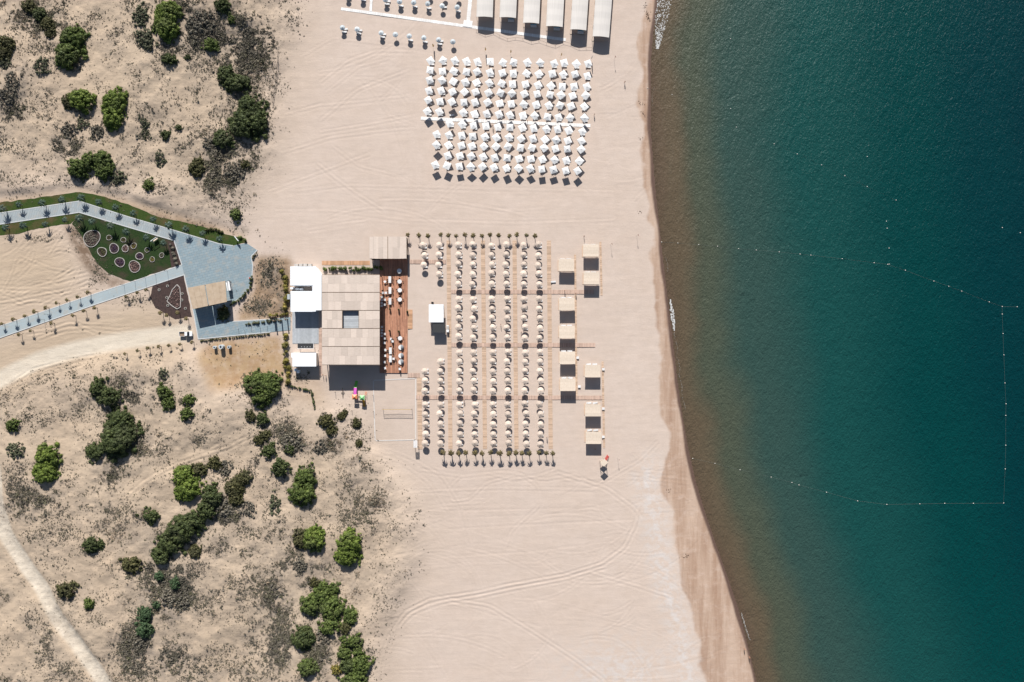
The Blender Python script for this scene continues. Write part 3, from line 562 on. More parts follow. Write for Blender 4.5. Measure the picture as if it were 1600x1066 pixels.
TV = [np.stack([C+d1*q*.7, C+d2*q*.7, C-(d1+d2)*q*.55], 2).reshape(-1,3)]; TT = [np.repeat(tint_patch, 3*m)]
print('tufts', n_)
TV = np.concatenate(TV); TT = np.concatenate(TT); scm = np_mesh('dune_scrub', TV, np.arange(len(TV)).reshape(-1,3), scrub_material())
at = scm.attributes.new('tint','FLOAT','POINT')
if len(at.data) == len(TT): at.data.foreach_set('value', TT.astype(np.float32))
tag(link('dune_scrub', scm), 'low grey brown scrub tufts dotted over the dunes', 'scrub', None, 'stuff')

# ------------------------------------------------------------------ palms
def palm_mesh(h, rad, nf, seed, drop=.5, wid=.16):
    r = random.Random(seed); t = MB(); pts = [(0,0,-.2),(.03*r.uniform(-1,1),.03,h*.35),(.06*r.uniform(-1,1),.05*r.uniform(-1,1),h*.75),(0,0,h)]; t.tube(pts, .15, 7, .10)
    c = MB()
    for i in range(nf):
        a = 6.283*i/nf+r.uniform(-.25,.25); up = r.uniform(.15,.9); L = rad*r.uniform(.8,1.15); prev = None
        for s in range(6):
            q = s/5; rr = L*q; z = h-.05+L*(up*q*.9-(.55*up+drop)*q*q); wv = wid*(1-q**3)*(.5 if s == 0 else 1)*rad*(1.15 if s%2 else .75)
            p = Vector((rr*math.cos(a), rr*math.sin(a), z)); sdv = Vector((-math.sin(a), math.cos(a), 0))*wv
            cur = (p+sdv-Vector((0,0,wv*.35)), p+Vector((0,0,.02)), p-sdv-Vector((0,0,wv*.35)))
            if prev: c.add([*prev, *cur], [(0,1,4,3),(1,2,5,4)])
            prev = cur
    return t, c
dry = [palm_mesh(2.8,1.15,15,i,.75,.17) for i in range(3)]; dry_t = [a.mesh('palm_trunk',M['trunk'],True) for a,b in dry]; dry_c = [b.mesh('palm_crown',M['palm_dry']) for a,b in dry]
dat = [palm_mesh(2.6,1.65,24,20+i,.55,.12) for i in range(3)]; dat_t = [a.mesh('palm_trunk',M['trunk'],True) for a,b in dat]; dat_c = [b.mesh('palm_crown',M['palm_blue']) for a,b in dat]
def palm(px, py, kind, label, group, s=1.0):
    h = (2.8 if kind == 'dry' else 2.6)*s; x, y = P(px, py, h*.9); i = random.randrange(3)
    z = gz(x, y); z = max(z, 0) if abs(z) < .3 else z
    o = empty('palm_tree', (x,y,z), random.random()*6.28, label, 'palm', group); o.scale = (s*random.uniform(.92,1.08),)*2+(s,)
    link('trunk', (dry_t if kind == 'dry' else dat_t)[i], o); link('crown', (dry_c if kind == 'dry' else dat_c)[i], o)
    return o
for i, px in enumerate([637,654.3,668.5,688.5,700.5,712.6,726.5,739.3,753,765.6,779,796,807.6,822.5,836]): palm(px, 367+ (i%3)*.8, 'dry', 'stunted fan palm, %s from the reed hut in the row heading the cream umbrellas' % nth(i+1), 'palms heading the umbrella field', random.uniform(.92,1.08))
for i, px in enumerate([692,704.5,716.5,727.5,742,753.2,766.5,781,795.5,806,815.5,827,842.2,853.6,863.7]): palm(px, 707.5+(i%3)*.6, 'dry', 'stunted fan palm, %s from the volleyball court in the row closing the umbrellas' % nth(i+1), 'palms closing the umbrella field', random.uniform(1.12,1.3))
NPALM = [(3,326),(29,320),(65,317),(95.6,312.5),(126,308.7),(153.7,316),(180,324.4),(207.6,333.6),(238.7,343),(263.5,352),(290,358.4),(316,365),(342.4,373.5)]
for i, (a,b) in enumerate(reversed(NPALM)): palm(a, b, 'date', 'blue green date palm, %s from the plaza on the dune side of the upper path' % nth(i+1), 'date palms along the upper path', random.uniform(.9,1.15))
SPALM = [(7.5,356),(35,352.5),(70,351),(100.6,344),(123,341),(143,346),(172.5,353),(196.6,362.5),(228.3,371.5),(255,380)]
for i, (a,b) in enumerate(reversed(SPALM)): palm(a, b, 'date', 'blue green date palm, %s from the plaza on the garden side of the upper path' % nth(i+1), 'date palms along the upper path', random.uniform(.9,1.15))
LPALM = [(2,508),(19.5,501),(38,496),(53,489),(70.5,483),(87.8,475.5),(104,471),(120.5,466),(136.5,459)]
for i, (a,b) in enumerate(reversed(LPALM)): palm(a, b-2, 'dry', 'small dry palm, %s from the garden on the lot side of the lower path' % nth(i+1), 'young palms along the lower path', random.uniform(.75,.95))
for i, (a,b) in enumerate([(228,453),(214,457.5),(196.5,463.5),(147,481),(130,486),(113,493),(79.5,505),(47,517),(28.5,523)]): palm(a, b, 'dry', 'small dry palm, %s from the planting bed on the dirt-road side of the lower path' % nth(i+1), 'young palms along the lower path', random.uniform(.75,.95))
for i, (a,b) in enumerate([(299.5,535),(281,538),(263.5,540),(247.8,541.6),(231,544),(215,548),(196,553)]): palm(a, b, 'dry', 'bare young palm, %s from the ramp in the line below the pickup truck' % nth(i+1), 'young palms below the dirt road', random.uniform(.75,.9))
for i, (a,b) in enumerate([(290.5,498),(277,489),(260,493),(250,489)]): palm(a, b, 'dry', 'young palm on the dark planting bed, %s from the carport' % nth(i+1), 'palms on the planting bed', random.uniform(.8,1.0))

# ------------------------------------------------------------------ sun umbrellas and loungers
def round_canopy(rad, drop, n=8, sub=2, m=None):
    c = MB(); N = n*sub; rings = [0.02,.35,.7,1.0]; vs = []
    for q in rings:
        for i in range(N):
            a = 6.283185*i/N; sc = 1-.035*(i%sub != 0)*q*q; vs.append((rad*q*sc*math.cos(a), rad*q*sc*math.sin(a), -drop*q**1.15-.02*(i%sub != 0)*q))
    k = len(vs)
    for i in range(N): a = 6.283185*i/N; vs.append((rad*1.0*math.cos(a), rad*1.0*math.sin(a), -drop-.13))
    fs = [(r*N+i, r*N+(i+1)%N, (r+1)*N+(i+1)%N, (r+1)*N+i) for r in range(len(rings)) for i in range(N)]
    fs = [f[::-1] for f in fs]; fs.append(tuple(range(N)))
    return c.add(vs, fs).mesh('umbrella_canopy', m)
def square_canopy(side, drop, m):
    h = side/2; vs = [(0,0,.0)]; n = 0
    ring = lambda q, z: [(q*h,q*h,z),(0,q*h*.985,z+.02),(-q*h,q*h,z),(-q*h*.985,0,z+.02),(-q*h,-q*h,z),(0,-q*h*.985,z+.02),(q*h,-q*h,z),(q*h*.985,0,z+.02)]
    vs += ring(.5,-drop*.5)+ring(1,-drop)+ring(1,-drop-.16)
    fs = [(0,1+i,1+(i+1)%8) for i in range(8)]
    for r in (0,1): fs += [(1+r*8+i,1+(r+1)*8+i,1+(r+1)*8+(i+1)%8,1+r*8+(i+1)%8) for i in range(8)]
    return MB().add(vs, fs).mesh('parasol_canopy', m)
CAN_C = round_canopy(1.30,.46,8,2,M['cream_fabric']); CAN_G = round_canopy(1.06,.40,8,2,M['grey_fabric']); CAN_S = square_canopy(2.62,.34,M['white_fabric'])
def pole_mesh(h): return MB().cyl(0,0,-.3,h,.045,.04,8).cyl(0,0,h,h+.10,.05,.02,8).mesh('pole', M['post'])
POLE_C, POLE_G, POLE_S = pole_mesh(2.62), pole_mesh(2.22), pole_mesh(2.80)
HUB = MB().cyl(0,0,-.03,.05,.12,.05,8).mesh('cap', M['cream_fabric']); 
VENT = MB().add([(.30,.30,-.055),(-.30,.30,-.055),(-.30,-.30,-.055),(.30,-.30,-.055),(0,0,.035)],[(0,1,4),(1,2,4),(2,3,4),(3,0,4)]).mesh('vent', M['white_fabric'])
def umbrella(x, y, kind, label, group, name='beach_umbrella'):
    can, pole, h = {'c':(CAN_C,POLE_C,2.62),'g':(CAN_G,POLE_G,2.22),'s':(CAN_S,POLE_S,2.80)}[kind]
    o = empty(name, (x,y,0), 0, label, 'umbrella', group)
    rz = random.random()*6.28 if kind != 's' else R(random.choice([random.uniform(5,45),random.uniform(15,40),random.uniform(0,90)]))
    c = link('canopy', can, o, (0,0,h), rz); c.rotation_euler = (R(random.gauss(0,3.0)), R(random.gauss(0,3.0)), rz); c.scale = (random.uniform(.95,1.05), random.uniform(.95,1.05), random.uniform(.85,1.15))
    link('pole', pole, o)
    link('cap' if kind != 's' else 'vent', HUB if kind != 's' else VENT, o, (0,0,h+.01), rz)
    return o
LF = MB().box(0,0,.24,1.95,.64,.07)
for sx in (-.8,.8):
    for sy in (-.26,.26): LF.box(sx,sy,.095,.06,.05,.23)
LF = LF.mesh('lounger_frame', M['white_plastic']); LM = MB().box(.32,0,.325,1.27,.60,.09).mesh('lounger_mattress', M['white_plastic'])
LB = MB().box(-.60,0,.46,.72,.60,.08,0,0,R(28)).mesh('lounger_backrest', M['white_plastic'])
def lounger(x, y, rz, label, group, cat='sun lounger'):
    o = empty('sun_lounger', (x,y,max(0,gz(x,y))), rz+R(random.gauss(0,5)), label, cat, group); link('frame', LF, o); link('mattress', LM, o); link('backrest', LB, o); return o
rest = MB()
def rest_lounger(x, y):
    rest.box(x,y,.24,1.95,.64,.07).box(x+.32,y,.325,1.27,.60,.09).box(x-.6,y,.46,.72,.6,.08,0,0,R(28))
    for sx in (-.8,.8): rest.box(x+sx,y,.09,.06,.56,.22)
# cream field
CT = [661.5,685.3,715,738,767.4,790.7,818,841.4]; CB = [664.6,687.6,718,741,770.6,794,821.3,844.4]
ROWS = [382.6,398.3,413.5,428.2,443.6, 467.6,482.4,497.6,512.3,527.5, 551,565,580.4,595.5,610.7, 632.2,647.4,663,678.5,693.1]
CN = ['first','second','third','fourth','fifth','sixth','seventh','eighth']
for ci in range(8):
    for ri, ry in enumerate(ROWS):
        if ci == 0 and not (ri < 3 or ri >= 12): continue
        if ci == 1 and not (ri < 4 or ri >= 11): continue
        px = CT[ci]+(CB[ci]-CT[ci])*(ry-380)/315+random.gauss(0,.55); py = ry+random.gauss(0,.55)
        x, y = P(px, py, 2.4)
        umbrella(x, y, 'c', 'cream round umbrella, %s row from the reed-hut palms, %s column from the timber terrace' % (nth(ri+1), CN[ci]), 'cream umbrellas in the grid')
        lounger(x+.38+random.gauss(0,.07), y-.68+random.gauss(0,.05), 0, 'white lounger under the cream umbrella in %s row from reed-hut palms, %s terrace column' % (nth(ri+1), CN[ci]), 'loungers under the cream umbrellas')
        rest_lounger(x+.38+random.gauss(0,.07), y+.62)
# white square field (chart given in thirds of a tenth: /3.3333 + 500)
SQ = [([575,640,702,763,820,887,952,1008,1080,1147,1220,1272,1335,1397],315,331),([573,637,697,762,818,885,950,1007,1076,1140,1210,1268,1328,1393],366,391),([570,635,694,757,815,882,946,1003,1070,1136,1203,1262,1323,1390],418,453),
 ([567,630,689,752,810,877,940,999,1065,1131,1198,1255,1316,1384],472,497),([562,624,686,749,807,873,936,996,1062,1126,1192,1250,1308,1378],522,555),([558,621,None,746,805,868,932,989,1057,1118,1185,1243,1303,1378],580,614),
 ([None,None,676,741,799,864,926,989,1054,1113,1180,1237,1296,1367],636,682),([None,607,671,738,795,859,919,985,1047,1109,1172,1230,1291,1362],697,733),([None,606,669,736,791,854,916,979,1044,1104,1167,1226,1288,1360],752,777),
 ([None,None,665,728,787,850,910,974,1037,1099,1159,1222,1283,1351],804,838),([None,600,661,725,785,846,906,971,1034,1095,1155,1216,1280,1342],858,889)]
for ri, (xl, ya, yb) in enumerate(SQ):
    for ci, zx in enumerate(xl):
        lx = zx if zx else 558+63*ci
        zy = ya+(yb-ya)*ci/13+random.gauss(0,1.5); x, y = P(lx/3.33333+500, zy/3.33333, 2.65)
        if zx:
            umbrella(x, y, 's', 'white square parasol, %s row from the feather flags, %s column from the sea' % (nth(ri+1), nth(14-ci)), 'white parasols in the grid', 'square_parasol')
            lounger(x+.35+random.gauss(0,.1), y-.50+random.gauss(0,.08), 0, 'white lounger under the square parasol in %s row from flags, %s column from sea' % (nth(ri+1), nth(14-ci)), 'loungers under the white parasols')
            rest_lounger(x+.35+random.gauss(0,.1), y+.62)
        elif ri == 5: lounger(x, y-.2, 0, 'white lounger standing in the open, missing its parasol, beside the white boardwalk', 'loungers under the white parasols')
# pale grey round umbrellas
GR = [(534.7,43),(557.5,45),(595,51),(617.5,53.5),(639,56),(662,58.7),(685,62),(707.5,64.7)]
GR2 = [(542,-8.5),(565,-7),(602,-1),(624,2),(646,3.2),(668,5.6),(690.6,8.5),(714,10.6)]; GR3 = [(671,-11.5),(694,-9.5),(715.5,-8)]
for rowi, (lst, nm) in enumerate(((GR,'open-sand row'),(GR2,'boardwalk row'),(GR3,'back row'))):
    for i, (a,b) in enumerate(lst):
        x, y = P(a, b, 2.1); umbrella(x, y, 'g', 'pale grey round umbrella, %s from the ivory tents, %s' % (nth(len(lst)-i), nm), 'pale grey umbrellas by the slanting boardwalk')
        if rowi == 2: continue
        if (a,b) not in ((617.5,53.5),(707.5,64.7),(690.6,8.5)): lounger(x+.35, y-.95, 0, 'white lounger beside the pale grey umbrella %s from the tents, %s' % (nth(len(lst)-i), nm), 'loungers by the pale grey umbrellas')
        if i in (0,1,2,6): lounger(x+.75, y+.15, 0, 'white lounger half under the pale grey umbrella %s from tents, %s' % (nth(len(lst)-i), nm), 'loungers by the pale grey umbrellas')
tag(rest.build('more_sun_loungers', M['white_plastic']), 'remaining white sun loungers tucked beneath the umbrellas', 'sun loungers', None, 'stuff')

# ------------------------------------------------------------------ boardwalks
def boardwalk(a, b, wid, m, label, pitch=.30, z=.09, group='boardwalks on the sand'):
    (x0,y0),(x1,y1) = P(*a), P(*b); L = math.hypot(x1-x0,y1-y0); ang = math.atan2(y1-y0,x1-x0); n = max(1,int(L/pitch)); wm = wid*U
    root = empty('boardwalk', (x0,y0,0), ang, label, 'boardwalk', group); q = MB(); r = random.Random(int(a[0]*7+a[1]))
    for i in range(n): q.box((i+.5)*L/n, r.gauss(0,.02), z-.02+r.uniform(-.008,.008), L/n-.035, wm+r.uniform(-.04,.04), .045)
    tag(q.build('planks', m, root), kind='stuff')
    for s in (-1,1): MB().box(L/2, s*(wm/2-.18), z-.093, L, .12, .10).build('bearer', M['beam'], root)
for i, (xa, xb) in enumerate([(700.8,703.8),(754.5,757.8),(803.8,807),(857.6,860.5)]): boardwalk((xa,376),(xb,701.5),6.4,M['board'],'long plank boardwalk running away from the sea front, %s from the timber terrace' % nth(i+1))
for y_, xa, xb, lab in [(456,705,928,'cross boardwalk through the first gap in the cream umbrellas'),(539,705,930,'cross boardwalk through the second gap in the cream umbrellas'),(621,650,941,'cross boardwalk through the third gap in the cream umbrellas'),(409,637,697,'short reddish boardwalk from the reed hut to the umbrellas')]: boardwalk((xa,y_),(xb,y_+.5),6.2,M['board_red'],lab,.3,.145)
boardwalk((655,590),(656.5,702),7,M['board'],'plank boardwalk along the volleyball court')
boardwalk((503,411),(578,411),6.5,M['deck2'],'plank boardwalk behind the restaurant hedge',.45)
for xa, ya, xb, yb, k in [(898.5,398,901,625,'inner'),(938,378,940,462,'short outer'),(941.5,565,944,700,'long outer')]: boardwalk((xa,ya),(xb,yb),3.2,M['board'],'narrow %s plank walk beside the straw cabanas' % k)
boardwalk((533,14),(884,62.5),4.6,M['board_white'],'long slanting white boardwalk in front of the ivory tents',.9)
boardwalk((736,-12),(731.6,34),6,M['board_white'],'short white boardwalk joining the slanting one beside the first tent',.9,.145)
boardwalk((581,-12),(579.2,18),4,M['board_white'],'narrow white boardwalk joining the slanting one among grey umbrellas',.9,.145)
boardwalk((657.5,185),(922.5,196.5),5.2,M['board_white'],'white boardwalk crossing the square parasol field',.9)
boardwalk((724,36.5),(738,38.5),10,M['board_white'],'square white landing where the white boardwalks cross',.9,.2)
boardwalk((500.5,513),(501,588),4.6,M['board_red'],'reddish plank path between the kitchens and the pavilion')
boardwalk((637,586.5),(656,586.5),7,M['board_red'],'short reddish landing at the volleyball court corner',.3,.145)

# ------------------------------------------------------------------ straw cabanas
CABS = [(884.8,414.2),(885.6,475.2),(885.8,519),(886.4,559.4),(887,601.5),(923.2,391.5),(924,435),(925.8,580),(926.3,641.2),(927.2,684.2)]
for i, (a,b) in enumerate(CABS):
    h = 3.15; x, y = P(a, b, h); inner = i < 5
    root = empty('beach_cabana', (x,y,0), R(random.gauss(0,.5)), 'straw-roofed wooden cabana, %s from the reed-hut end of the %s row' % (nth(i+1 if inner else i-4), 'inner' if inner else 'seaward'), 'cabana', 'straw cabanas facing the sea')
    rt_ = link('roof', bpy.data.meshes.new('cabana_roof'), root); bpy.data.objects.remove(rt_)
    W_, D_ = 6.0, 4.75
    for q in range(4): MB().box(0, -D_/2+(q+.5)*D_/4, h-.03+.012*((q+i)%2), W_+random.uniform(-.06,.06), D_/4-.03, .09).build('roof_mat', M['straw'], root)
    for sx in (-1,1):
        for sy in (-1,1): MB().box(sx*2.45, sy*1.95, (h-.1)/2, .14, .14, h-.12).build('post', M['post'], root)
        MB().box(sx*2.45, 0, h-.16, .12, D_-.2, .12).build('beam', M['beam'], root)
    fl = MB(); 
    for q in range(22): fl.box(-3.1+6.5*(q+.5)/22, .1, .09, 6.5/22-.03, 4.4, .05)
    tag(fl.build('floor_planks', M['board'], root), kind='stuff'); MB().box(0,-1.3,.035,6.2,.1,.06).build('bearer', M['beam'], root); MB().box(0,1.4,.035,6.2,.1,.06).build('bearer', M['beam'], root)
    for q, sx in enumerate((-1.2,1.2)):
        lo = lounger(x+sx, y+2.55, 0, 'white lounger poking out behind the %s %s cabana from the reed hut, %s post' % (nth(i+1 if inner else i-4), 'inner' if inner else 'seaward', ('landward','seaward')[q]), 'loungers at the cabanas'); lo.location.z = .118
for i, (a,b,k) in enumerate([(902.5,559,'fourth inner'),(905,604,'fifth inner'),(942.5,577,'third seaward'),(942.5,638.5,'fourth seaward'),(942.5,682.5,'fifth seaward')]):
    x, y = P(a, b); o = empty('side_table', (x,y,gz(x,y)), 0, 'low white side table on the sand beside the %s cabana' % k, 'table', 'side tables at the cabanas')
    MB().box(0,0,.46,1.0,.95,.08).build('table_top', M['white_plastic'], o)
    for sx in (-.38,.38):
        for sy in (-.36,.36): MB().box(sx,sy,.2,.07,.07,.44).build('leg', M['white_plastic'], o)
x, y = P(864.5,440.5); lounger(x, y, R(8), 'lone white lounger on open sand beside the cabana', 'loungers at the cabanas')

# ------------------------------------------------------------------ ivory tents
TENTS = [((757,26),(759,-40),25.2),((793.3,26.8),(796.2,-40),25.5),((829.8,35.5),(833.5,-40),24.8),((866.3,40.8),(870.5,-40),25.6),((903.8,46),(909.5,-40),24.6),((939,57),(946.5,-40),25.6)]
for i, (bot, top, wpx) in enumerate(TENTS):
    h = 3.55; (x0,y0),(x1,y1) = P(*bot,h), P(*top,h); ang = math.atan2(y1-y0,x1-x0)-math.pi/2; L = math.hypot(x1-x0,y1-y0); wd_ = wpx*U
    root = empty('shade_tent', (x0,y0,0), ang, 'long ivory barrel-roofed shade tent, %s from the white boardwalk landing' % nth(i+1), 'tent', 'ivory tents in a row')
    c = MB(); n = 10; vs = []
    prof = [(-wd_/2+wd_*j/n, h-.45+.45*math.sin(math.pi*j/n)) for j in range(n+1)]
    rows = int(L/2.4)+1
    for r_ in range(rows+1):
        for (u,z) in prof: vs.append((u, L*r_/rows, z-.05*(r_%2)))
    b_ = len(vs)
    fs = [(r_*(n+1)+j, r_*(n+1)+j+1, (r_+1)*(n+1)+j+1, (r_+1)*(n+1)+j) for r_ in range(rows) for j in range(n)]
    c.add(vs, fs); c.build('canopy', M['ivory_fabric'], root)
    MB().box(-wd_/2+.02,L/2,h-.55,.03,L-.02,.22).build('valance', M['ivory_fabric'], root); MB().box(wd_/2-.02,L/2,h-.55,.03,L-.02,.22).build('valance', M['ivory_fabric'], root)
    MB().tube([(u,.03,z-.05) for u,z in prof],.05,5).build('front_hoop', M['post'], root)
    for q in range(0, rows+1, 2):
        for s in (-1,1): MB().box(s*(wd_/2-.12), min(L-.1,L*q/rows+.12), (h-.5)/2, .1,.1,h-.52).build('post', M['post'], root)
    MB().box(0,-.5+.1,.06,wd_-.3,.12,.1).build('front_rail', M['post'], root)
    if i in (1,2,3,4):
        dx_, dy_ = [(0,0),(798.5,32.5),(833.8,41),(869.8,45.8),(907,51)][i]; x, y = P(dx_,dy_); o = empty('daybed', (x,y,max(0,gz(x,y))), ang, 'white cushioned daybed at the mouth of the %s ivory tent' % nth(i+1), 'daybed', 'daybeds at the tents')
        MB().box(0,0,.3,2.4,1.2,.22).build('mattress', M['white_plastic'], o); MB().box(0,.5,.52,2.4,.22,.32).build('backrest', M['blue_fabric'], o)
        for sx in (-1.05,1.05):
            for sy in (-.45,.45): MB().box(sx,sy,.09,.1,.1,.2).build('leg', M['post'], o)
rp = [(744,47),(758,54),(771,50),(780,55),(793,60.5),(805,58.5),(817,60),(830,65),(842,62.5),(854,67),(868,71),(880,65),(892,68),(905,74.5),(916,74),(925,74.5)]
root = empty('rope_fence', (*P(*rp[0]),0), 0, 'scalloped rope fence on thin stakes before the ivory tents', 'fence'); bx, by = P(*rp[0])
pts = []
for a,b in rp: x, y = P(a,b,.6); pts.append((x-bx,y-by,.62)); MB().cyl(x-bx,y-by,-.2,.7,.04,.04,6).build('stake', M['beam'], root)
MB().tube(pts,.035,5).build('rope', M['dark_wood'], root)

# ------------------------------------------------------------------ feather flags, flag poles
for i, (a,b,m) in enumerate([(675.6,71,'flag_yellow'),(757.6,76.7,'flag_yellow'),(797.3,80.3,'flag_yellow'),(876.7,85,'flag_yellow'),(924.3,89.6,'white_fabric')]):
    x, y = P(a,b,2.6); root = empty('feather_flag', (x,y,0), 0, '%s feather flag on a thin pole, %s from the grey umbrellas' % ('white' if i == 4 else 'yellow', nth(i+1)), 'flag', 'feather flags heading the parasols')
    MB().tube([(0,0,-.2),(0,0,2.4),(.1,.05,3.2),(.4,.3,3.6)],.03,5,.015).build('pole', M['post'], root)
    f = MB(); vs = []
    for q in range(7):
        t = q/6; z = .9+2.6*t; wq = .62*(1-.5*t)*(1 if t < .9 else .7); vs += [(.05,.03,z),(.05+wq*.75,.03+wq*.75+.05*math.sin(q*1.7),z+.1*t),]
    fs = [(2*q,2*q+1,2*q+3,2*q+2) for q in range(6)]; vb = [(v[0]+.02,v[1]-.02,v[2]) for v in vs]; m0 = len(vs); f.add(vs+vb, fs+[tuple(m0+k for k in reversed(q)) for q in fs]); f.build('banner', M[m], root)
for i, (a,b,lab) in enumerate([(961.5,87,'red flag on a thin pole beside the parasol field'),(956,380,'red flag on a thin pole beside the straw cabanas'),(967,717,'red flag on a thin pole beside the lifeguard tower'),(997.5,366,'red flag on a thin pole above the buoy rope')]):
    x, y = P(a,b,3); root = empty('warning_flag', (x,y,gz(x,y)), 0, lab, 'flag', 'warning flags on the beach'); MB().cyl(0,0,-.3,3.2,.035,.03,6).build('pole', M['post'], root)
    f = MB(); f.add([(0.02,0,2.5),(.35,.06,2.5),(.7,-.04,2.48),(.7,-.04,3.05),(.35,.06,3.1),(.02,0,3.15),(0.02,.02,2.5),(.35,.08,2.5),(.7,-.02,2.48),(.7,-.02,3.05),(.35,.08,3.1),(.02,.02,3.15)],[(0,1,4,5),(1,2,3,4),(11,10,7,6),(10,9,8,7)]); f.build('cloth', M['flag_red'], root, (0,0,0), R(-70))

# ------------------------------------------------------------------ restaurant pavilion
H = 6.5
x0, y0 = P(503,570.3,H); x1, y1 = P(593.2,429.3,H)
pav = empty('restaurant_pavilion', ((x0+x1)/2,(y0+y1)/2,0), 0, 'big open restaurant pavilion roofed with reed mats and a central skylight', 'pavilion')
pw, pd = x1-x0, y1-y0
by_ = [P(0,q,H)[1]-(y0+y1)/2 for q in (429.3,457,485.2,513.4,541.6,570.3)]
skx = [P(535,0,H)[0]-(x0+x1)/2, P(560.5,0,H)[0]-(x0+x1)/2]
NC = 9
for bay in range(5):
    ytop, ybot = by_[bay]-.12, by_[bay+1]+.12
    for rr in range(2):
        ya = ytop-(ytop-ybot)*rr/2; yb = ytop-(ytop-ybot)*(rr+1)/2
        if bay == 2: spans = [(-pw/2, skx[0], 4), (skx[1], pw/2, 3)]
        else: spans = [(-pw/2, pw/2, NC+(bay+rr)%2)]
        for (sa,sb,n_) in spans:
            for q in range(n_):
                a = sa+(sb-sa)*q/n_; b = sa+(sb-sa)*(q+1)/n_
                MB().box((a+b)/2,(ya+yb)/2,H-.05+random.uniform(-.02,.02),b-a-.02,ya-yb-.02,.10).build('reed_panel', M['reed'], pav)
for q in range(6): MB().box(0,by_[q],H-.16,pw+.05,.16,.16).build('beam', M['beam'], pav)
for q in range(7):
    rxx = -pw/2+.3+(pw-.6)*q/6
    for (ra_, rb_) in ([(pd/2-.15, by_[2]+.1),(by_[3]-.1, -pd/2+.15)] if skx[0]-.3 < rxx < skx[1]+.3 else [(pd/2-.15,-pd/2+.15)]): MB().box(rxx,(ra_+rb_)/2,H-.345,.2,ra_-rb_,.2).build('rafter', M['beam'], pav)
ul = MB()
for bay in range(5):
    for (sa,sb) in ([(-pw/2+.1,skx[0]),(skx[1],pw/2-.1)] if bay == 2 else [(-pw/2+.1,pw/2-.1)]): ul.box((sa+sb)/2,(by_[bay]+by_[bay+1])/2,H-.13,sb-sa,by_[bay]-by_[bay+1]-.3,.03)
ul.build('light_block_sheet', M['reed'], pav)  # unseen sheet added below the reed panels to stop sun leaking through their gaps
for q in range(6):
    for s in (-1,0,1): 
        if q in (2,3) and s == 0: continue
        MB().box(s*(pw/2-.3), by_[q]*.985, (H-.45)/2, .28,.28,H-.47).build('column', M['beam'], pav)
MB().box(0,0,.06,pw-.2,pd-.2,.10).build('floor', M['dark_wood'], pav)
sk = MB(); 
for q in range(8): sk.box((skx[0]+skx[1])/2, by_[2]+(by_[3]-by_[2])*(q+.5)/8, H-1.35, skx[1]-skx[0]+.6, (by_[2]-by_[3])/8-.03, .08)
tag(sk.build('skylight_boards', M['grey_boards'], pav), kind='stuff')
for sx in (0,1):
    for sy in (2,3): MB().box(skx[sx], by_[sy]*.9, 2.2, .2,.2,4.1).build('inner_post', M['beam'], pav)
for sx, s in ((skx[0],-1),(skx[1],1)): MB().box(sx+s*.04,(by_[2]+by_[3])/2,H+.02,.12,by_[2]-by_[3]-.3,.2).build('skylight_kerb', M['beam'], pav)
# terrace deck
xa, ya = P(593.5,583); xb, yb = P(637,404)
dk = empty('timber_terrace', ((xa+xb)/2,(ya+yb)/2,0), 0, 'reddish timber dining terrace beside the pavilion', 'terrace')
q = MB(); wdt, lgt = xb-xa, yb-ya; n_ = 40
for i in range(n_):
    xx = -wdt/2+wdt*(i+.5)/n_; yy = -lgt/2
    while yy < lgt/2-.01:
        l_ = min(random.uniform(3,5.5), lgt/2-yy); q.box(xx, yy+l_/2, .27, wdt/n_-.025, l_-.025, .05); yy += l_
tag(q.build('planks', M['deck'], dk), kind='stuff')
for s in (-1,1): MB().box(s*(wdt/2-.05),0,.115,.1,lgt,.25).build('fascia', M['dark_wood'], dk); MB().box(0,s*(lgt/2-.05),.115,wdt-.25,.1,.24).build('fascia', M['dark_wood'], dk)
ZD = .295
ra, rb_ = P(637.3,514), P(644.6,484)
rmp = empty('wooden_ramp', ((ra[0]+rb_[0])/2,(ra[1]+rb_[1])/2,0), 0, 'orange wooden ramp down from the terrace to the sand', 'ramp'); q = MB()
for i in range(24): q.box(0,(rb_[1]-ra[1])*(i+.5)/24-(rb_[1]-ra[1])/2,.17,rb_[0]-ra[0],(rb_[1]-ra[1])/24-.02,.05,0,0,R(5))
tag(q.build('planks', M['deck2'], rmp), kind='stuff'); MB().box(-.3,0,.04,.1,6.9,.2).build('bearer', M['beam'], rmp); MB().box(.6,0,.02,.1,6.9,.12).build('bearer', M['beam'], rmp)
# dining furniture
TOPR = MB().cyl(0,0,.70,.76,.85,.85,16).mesh('round_top', M['white_plastic']); TOPL = MB().box(0,0,.73,1.05,2.6,.06).mesh('long_top', M['white_plastic']); TOPS = MB().box(0,0,.73,.85,.85,.06).mesh('square_top', M['white_plastic'])
PED = MB().cyl(0,0,0,.70,.09,.07,8).cyl(0,0,0,.05,.32,.3,10).mesh('pedestal', M['dark']); LEGM = MB().box(0,0,.35,.07,.07,.7).mesh('table_leg', M['dark'])
CSEAT = MB().box(0,0,.44,.46,.46,.06).mesh('chair_seat', M['dark_wood']); CBACK = MB().box(0,-.22,.72,.46,.05,.5).mesh('chair_back', M['dark_wood']); CLEG = MB().box(0,0,.205,.05,.05,.41).mesh('chair_leg', M['dark_wood'])
def chair(x, y, z, rz, label):
    o = empty('dining_chair', (x,y,z), rz, label, 'chair', 'dark chairs on the terrace'); link('seat', CSEAT, o); link('backrest', CBACK, o)
    for sx in (-.19,.19):
        for sy in (-.19,.19): link('leg', CLEG, o, (sx,sy,0))
